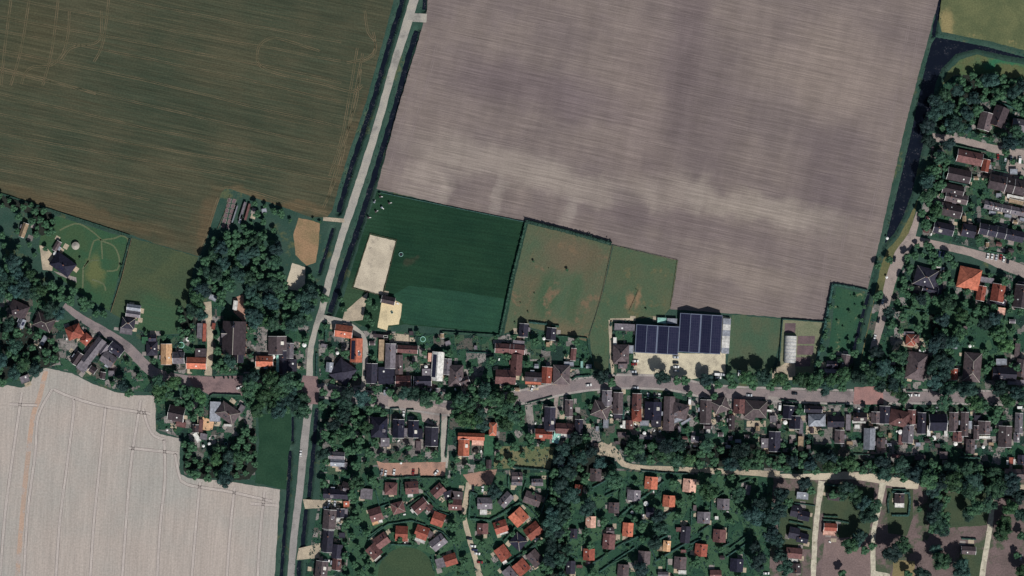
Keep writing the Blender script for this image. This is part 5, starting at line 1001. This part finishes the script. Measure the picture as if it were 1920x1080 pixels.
for q_, mm in zip(pm_, (patio, beig)): tag(q_.build('garden_paving', mm), kind='structure')
tb = MB().box(-.9, .9, -.5, .5, .7, .76); tme = mesh('table_top', tb.v, tb.f, M['frame']); lb = MB().box(-.05, .05, -.05, .05, 0, .7); lme = mesh('leg', lb.v, lb.f, M['wood']); k_ = 0
for h_ in HOUSES:
    if h_['kind'] not in ('bungalow', 'house', 'terraced_house') or rh.random() < .7 or k_ > 55: continue
    th = rh.uniform(3.4, 6.0); off = h_['r']*.5+2.2; x_, y_ = h_['x']+math.cos(th)*off, h_['y']+math.sin(th)*off
    if on_house(x_, y_, 2.4) or on_road(x_/S+960, 540-y_/S, 3): continue
    lab = near_label(x_, y_, 'garden table', 'white')
    if not lab: continue
    o = empty('garden_table', x_, y_, .1, rh.uniform(0, 3)); tag(o, lab, 'table', 'white garden tables'); link('table_top', tme, o); k_ += 1
    for px in (-.8, .8):
        for py in (-.4, .4): l_ = link('leg', lme, o); l_.location = (px, py, 0)
def ring_hedge(x, y, r, lab): hedge([(x+r*math.cos(k*.785), y+r*math.sin(k*.785)) for k in range(8)], 1, 1, lab, None, True)
ring_hedge(548, 706, 9, 'round ring hedge south of the church houses')
# fences
def fence(pts, label, h=1.2):
    q = [P(*p) for p in pts]; o = empty('fence', *q[0]); tag(o, label, 'fence'); ox, oy = q[0]; rail = MB(); posts = []
    for a, b in zip(q[:-1], q[1:]):
        L = math.dist(a, b); n_ = max(1, int(L/3)); dx, dy = (b[0]-a[0])/L, (b[1]-a[1])/L; nx_, ny_ = -dy*.05, dx*.05
        for z in (.5, 1.0): rail.raw([(a[0]-ox-nx_, a[1]-oy-ny_, z), (b[0]-ox-nx_, b[1]-oy-ny_, z), (b[0]-ox+nx_, b[1]-oy+ny_, z), (a[0]-ox+nx_, a[1]-oy+ny_, z), (a[0]-ox-nx_, a[1]-oy-ny_, z+.12), (b[0]-ox-nx_, b[1]-oy-ny_, z+.12), (b[0]-ox+nx_, b[1]-oy+ny_, z+.12), (a[0]-ox+nx_, a[1]-oy+ny_, z+.12)], [(3,2,1,0),(4,5,6,7),(0,1,5,4),(1,2,6,5),(2,3,7,6),(3,0,4,7)])
        for j in range(n_): posts.append((a[0]-ox+dx*L*j/n_, a[1]-oy+dy*L*j/n_))
    rail.build('rail', M['wood'], o); pm = MB().box(-.09, .09, -.09, .09, 0, h); me_ = mesh('post', pm.v, pm.f, M['wood'])
    for (x, y) in posts[:90]: p_ = link('post', me_, o); p_.location = (x, y, 0)
fence([(1148,461),(1130,545),(1118,590),(1104,632)], 'wooden fence between the brownish and the eastern paddock'); fence([(1149,460),(1270,488),(1257,578)], 'wooden fence along the north and east of the eastern paddock')
fence([(694,438),(744,450),(718,555),(661,540),(694,438)], 'rail fence around the big sand riding arena'); fence([(1197,545),(1180,584)], 'short fence between the bare patches in the eastern paddock')
fence([(247,447),(229,520),(208,586)], 'fence between the western park and the meadow')

# ------------------------------------------------------------------ vehicles
paint = {k: thing_mat('car_paint_'+k, c, .03, 1, .3, 0, .5) for k, c in dict(white=(226,226,222), grey=(140,142,146), black=(26,26,30), navy=(34,42,76), red=(128,36,32), silver=(180,184,188)).items()}
def car_parts(van=False):
    L, W, H = (5.2, 2.0, 2.1) if van else (4.4, 1.8, 1.45); hl, hw = L/2, W/2
    body = [(-hl, .35), (-hl, .85), (-hl+.15, .95), (hl-1.1, .98), (hl-.1, .72), (hl, .4)] if not van else [(-hl, .35), (-hl, H-.1), (-hl+.1, H), (hl-1.3, H), (hl-.6, 1.15), (hl, .95), (hl, .4)]
    def ext(pf, w_, tw=None):
        n_ = len(pf); z0 = min(z for _, z in pf); z1 = max(z for _, z in pf); tw = tw or w_
        vs = [(x, s_*(w_+(tw-w_)*(z-z0)/(z1-z0)), z) for s_ in (-1, 1) for x, z in pf]
        return vs, [tuple(range(n_)), tuple(range(2*n_-1, n_-1, -1))]+[(i_, n_+i_, n_+(i_+1) % n_, (i_+1) % n_) for i_ in range(n_)]
    out = {'body': mesh('body', *ext(body, hw, hw*.95), paint['white'])}
    if not van:
        out['cabin_glass'] = mesh('cabin_glass', *ext([(-hl+.35, .95), (-hl+.75, 1.36), (hl-1.95, 1.38), (hl-1.15, .97)], hw*.92, hw*.78), M['glass'])
        b = MB().box(-hl+.85, hl-2.05, -hw*.74, hw*.74, 1.37, 1.45); out['roof'] = mesh('roof', b.v, b.f, paint['white'])
    else:
        out['windscreen'] = mesh('windscreen', *ext([(hl-1.28, H-.03), (hl-1.24, H+.0), (hl-.62, 1.22), (hl-.58, 1.16)], hw*.85), M['glass'])
    b = MB(); 
    vs = []; n_ = 14
    for s_ in (-.1, .1):
        for i_ in range(n_): vs.append((.32*math.cos(i_*6.283/n_), s_, .32*math.sin(i_*6.283/n_)))
    out['wheel'] = mesh('wheel', vs, [tuple(range(n_-1, -1, -1)), tuple(range(n_, 2*n_))]+[(i_, (i_+1) % n_, n_+(i_+1) % n_, n_+i_) for i_ in range(n_)], M['tyre'])
    b = MB().box(-.04, .04, -.18, .18, -.07, .07); out['headlight'] = mesh('headlight', b.v, b.f, M['frame'])
    return out, hl, hw
PARTS = {v_: car_parts(v_) for v_ in (False, True)}
painted = {}
def car(sx, sy, ang, col, van=False, label=None):
    parts, hl, hw = PARTS[van]; x, y = P(sx, sy)
    o = empty('van' if van else 'car', x, y, .1, R(ang))
    for n_ in parts:
        if n_ in ('wheel', 'headlight'): continue
        me_ = parts[n_]
        if n_ in ('body', 'roof'):
            k = (van, n_, col)
            if k not in painted: painted[k] = me_.copy(); painted[k].materials[0] = paint[col]
            me_ = painted[k]
        link(n_, me_, o)
    for px in (-hl+.8, hl-.85):
        for py in (-hw+.08, hw-.08): wv = link('wheel', parts['wheel'], o); wv.location = (px, py, .32)
    for py in (-hw*.7, hw*.7): hv = link('headlight', parts['headlight'], o); hv.location = (hl-.02, py, .68)
    kind = 'van' if van else 'car'
    lab = label or near_label(x, y, kind, col) or '%s %s parked in the village' % (col, kind)
    tag(o, lab, kind, 'vehicles parked around the village')
for (x, y, a, c, *v) in [(1871,294,88,'red'),(1885,297,85,'silver'),(1903,300,85,'black'),(1912,300,84,'white',1),(1677,486,82,'black'),(1761,476,72,'navy'),(1768.5,477.5,72,'navy'),(1775,480,72,'grey'),(1852,480,78,'white'),(1860,481,78,'white'),(1868,483,78,'silver'),(1882,486,78,'white'),(1723,500,-5,'black'),
 (1647,600,78,'black'),(1640,633,72,'white'),(1729,658,-3,'white',1),(1705,741,-4,'white'),(1719,741,-4,'white'),(1824,733,88,'white'),(1913,764,2,'white',1),
 (716,885,80,'grey'),(723,887,80,'white'),(739,885,82,'white'),(775,885,82,'red'),(818,886,50,'white'),(757,776,85,'white'),(741,747,-8,'black'),(725,731,85,'white'),
 (1215,742,88,'white'),(1227,742,88,'black'),(1236,743,86,'white'),(1192,727,0,'silver'),(998,728,70,'white'),(1177,768,86,'white'),(1293,752,86,'white',1),(1441,770,-6,'white'),(1462,763,85,'white',1),
 (1346,702,-3,'white',1),(1347,708,-3,'white'),(1386,701,85,'white',1),(1358,703,-10,'silver'),(1192,677,0,'white'),(1189,683,0,'red'),(1188,697,0,'silver'),(1191,702,0,'black'),(1267,670,-4,'silver'),(1267,680,0,'black'),(1268,688,0,'white'),(1268,695,0,'grey'),
 (449,727,20,'white'),(617,943,85,'white'),(628,944,85,'silver'),(611,951,10,'white'),(880,1010,-10,'black'),(887,1024,-8,'white'),(890,1031,-8,'navy'),(895,1038,-8,'white'),(900,1054,-5,'red'),(887,915,88,'black'),(905,917,86,'white'),(1404,876,84,'red'),(613,1051,-10,'white'),(1437,1075,0,'white'),(1765,503,-5,'white'),(1914,1045,80,'grey'),(1896,299,84,'white'),(1876,482,78,'red'),(1890,489,78,'black'),(1655,566,78,'silver'),(1340,739,-3,'grey'),(1490,738,-2,'black'),(1104,722,8,'white'),(1405,741,-3,'silver'),(1541,768,85,'red'),(1610,770,85,'white'),(1756,768,86,'grey'),(662,700,85,'silver'),(684,700,86,'black'),(800,757,-6,'white'),(564,850,84,'white')]:
    car(x, y, a, c, bool(v))
# box trailer, hay stack frame, parasols, trampolines, gazebo, play equipment
x, y = P(441.7, 572.5); o = empty('trailer', x, y, .08, R(83)); tag(o, 'long white box trailer parked north of the church', 'trailer')
MB().box(-3.6, 3.6, -1.6, 1.6, .7, 3.0).build('body', MR['wh'], o); MB().box(3.6, 5, -.1, .1, .6, .8).build('drawbar', M['dark'], o)
for px in (-1.6, 0): 
    for py in (-1.5, 1.5): wv = link('wheel', PARTS[True][0]['wheel'], o); wv.location = (px, py, .33); wv.scale = (1.1, 1.1, 1.1)
def parasol(sx, sy, r, lab):
    x, y = P(sx, sy); o = empty('parasol', x, y, .1); tag(o, lab, 'parasol', 'white garden parasols'); n_ = 8
    vs = [(0, 0, 2.7)]+[(r*math.cos(k*.7854), r*math.sin(k*.7854), 2.2) for k in range(n_)]+[(0, 0, 2.64)]+[(r*math.cos(k*.7854), r*math.sin(k*.7854), 2.14) for k in range(n_)]
    MB().raw(vs, [(0, 1+k, 1+(k+1) % 8) for k in range(8)]+[(9, 10+(k+1) % 8, 10+k) for k in range(8)]+[(1+k, 10+k, 10+(k+1) % 8, 1+(k+1) % 8) for k in range(8)]).build('canopy', M['frame'], o)
    MB().cyl(0, 0, 0, 2.65, .04, .04, 6).build('pole', M['wood'], o); MB().cyl(0, 0, 0, .1, .35, .3, 10).build('base', M['stone'], o)
for (sx, sy, r) in [(353,636,1.7),(513,669,1.6),(571,647,1.7),(799,688,1.4),(633,662,1.3),(1472,792,1.7),(1688,810,1.9),(1750,821,1.9),(1791,832,1.6),(1843,838,1.3),(1165,799,1.2),(1211,944,1.9),(1326,978,1.1),(393,832,1.2),(382,836,1.1),(104,476,1.5),(1020,635,1.2),(1818,649,1.2),(1824,647,1.0),(1776,674,1.6),(1880,567,1.0),(314,806,.8),(752,868,.9),(1185,960,1.1),(966,719,.9),(1208,812,1.4),(1662,520,1.0),(1663,447,1.1)]:
    lab = near_label(*P(sx, sy), 'white parasol', '') or 'white parasol in a village garden'; parasol(sx, sy, r, lab)
def trampoline(sx, sy, r, lab):
    x, y = P(sx, sy); o = empty('trampoline', x, y, .08); tag(o, lab, 'trampoline'); n_ = 20; mb = MB()
    for k in range(n_):
        a, b = k*6.2832/n_, (k+1)*6.2832/n_
        mb.raw([(q*math.cos(t_), q*math.sin(t_), z) for z in (.8, .88) for t_ in (a, b) for q in (r, r*.82)], [(0,2,3,1),(4,5,7,6),(0,4,6,2),(1,3,7,5)])
    mb.build('padding', MR['teal'], o); MB().cyl(0, 0, .8, .82, r*.82, None, 20).build('mat', M['dark'] if r < 1.8 else MR['lawn'], o)
    for k in range(4): MB().cyl(r*.9*math.cos(k*1.57), r*.9*math.sin(k*1.57), 0, .8, .04, None, 6).build('leg', M['steel'], o)
trampoline(793, 636, 2.1, 'oval green trampoline with a pale rim in the garden below the pasture'); trampoline(752, 477, 1.7, 'round dark trampoline on the pasture beside the sand arena'); trampoline(735, 586, .9, 'small round dark fire bowl ring on the small sand arena')
trampoline(340, 647, 2.4, 'round green trampoline in the garden left of the church lane')
trampoline(424, 832, 1.2, 'small round brown trampoline in the garden of the crossroads villa'); trampoline(500, 0, .01, 'x') if False else None
x, y = P(142.5, 461); o = empty('gazebo', x, y, 0); tag(o, 'round pale stone-roofed gazebo in the middle of the western lawn', 'gazebo')
MB().cyl(0, 0, 2.2, 3.5, 3.0, .3, 14).build('roof', M['stone'], o)
for k in range(6): MB().cyl(2.6*math.cos(k*1.047), 2.6*math.sin(k*1.047), 0, 2.25, .1, None, 8).build('post', M['wood'], o)
x, y = P(990, 583-0); 
def playset(sx, sy, a, lab):
    x, y = P(sx, sy); o = empty('climbing_frame', x, y, .04, R(a)); tag(o, lab, 'play set', 'play equipment on the pasture corner')
    MB().box(-.8, .8, -.8, .8, 1.2, 1.35).build('platform', M['wood'], o); o.scale = (.75, .75, .8)
    for px in (-.75, .75):
        for py in (-.75, .75): MB().box(px-.06, px+.06, py-.06, py+.06, 0, 2.4).build('post', M['wood'], o)
    MB().raw([(.8,-.3,1.3),(.8,.3,1.3),(2.6,.3,.1),(2.6,-.3,.1),(.8,-.3,1.2),(.8,.3,1.2),(2.6,.3,0),(2.6,-.3,0)], [(0,1,2,3),(7,6,5,4),(0,3,7,4),(1,5,6,2),(2,6,7,3)]).build('slide', M['frame'], o)
    MB().raw([(-.95,-.95,2.3),(.95,-.95,2.3),(.95,.95,2.3),(-.95,.95,2.3),(0,0,3.1)], [(0,1,4),(1,2,4),(2,3,4),(3,0,4),(3,2,1,0)]).build('roof', MR['sg' if 'white' in lab else 'gybr'], o)
for k, (a_, b_, c_, l_) in enumerate([(713,369,0,'northernmost'),(702,379,60,'westernmost white'),(716,389,-40,'central white'),(730,381,10,'easternmost'),(705,397,30,'southern pale'),(691,408,0,'southwesternmost')]): playset(a_, b_, c_, l_+' climbing frame in the pasture corner near the road')
# raised beds of the allotment, low wall frame
k_ = 0
for c_ in range(6):
    for r_ in range(2):
        sx = 424+c_*-2.2+r_*9+6; sy = 376+c_*9.5+r_*1.5; x, y = P(sx, sy)
        o = empty('raised_bed', x, y, 0, R(72)); tag(o, 'wooden raised bed, %s from the north in the %s column of the allotment' % (ORD(c_+1), 'western' if r_ == 0 else 'eastern'), 'raised bed', 'raised beds in the allotment')
        MB().box(-1.6, 1.6, -1.3, -1.2, 0, .4).box(-1.6, 1.6, 1.2, 1.3, 0, .4).box(-1.6, -1.5, -1.2, 1.2, 0, .4).box(1.5, 1.6, -1.2, 1.2, 0, .4).build('frame', M['stone'], o)
        MB().box(-1.5, 1.5, -1.2, 1.2, 0, .32).build('soil', bpy.data.materials['bed_soil_0'], o)
fence([(431,368),(425,390),(408,430)], 'pale fence along the west side of the allotment')
# bollards on the church square
bm_ = MB().cyl(0, 0, 0, .9, .45, .5, 12).cyl(0, 0, .9, 1.5, .75, .3, 12); bme = mesh('bollard', bm_.v, bm_.f, LEAF[2])
for k, sx in enumerate((402, 420, 428.5, 436, 447)):
    o = link('planter', bme); o.location = (*P(sx, 708.5), .1); tag(o, 'clipped dark shrub tub, %s from the west on the church square' % ORD(k+1), 'planter', 'shrub tubs edging the church square')
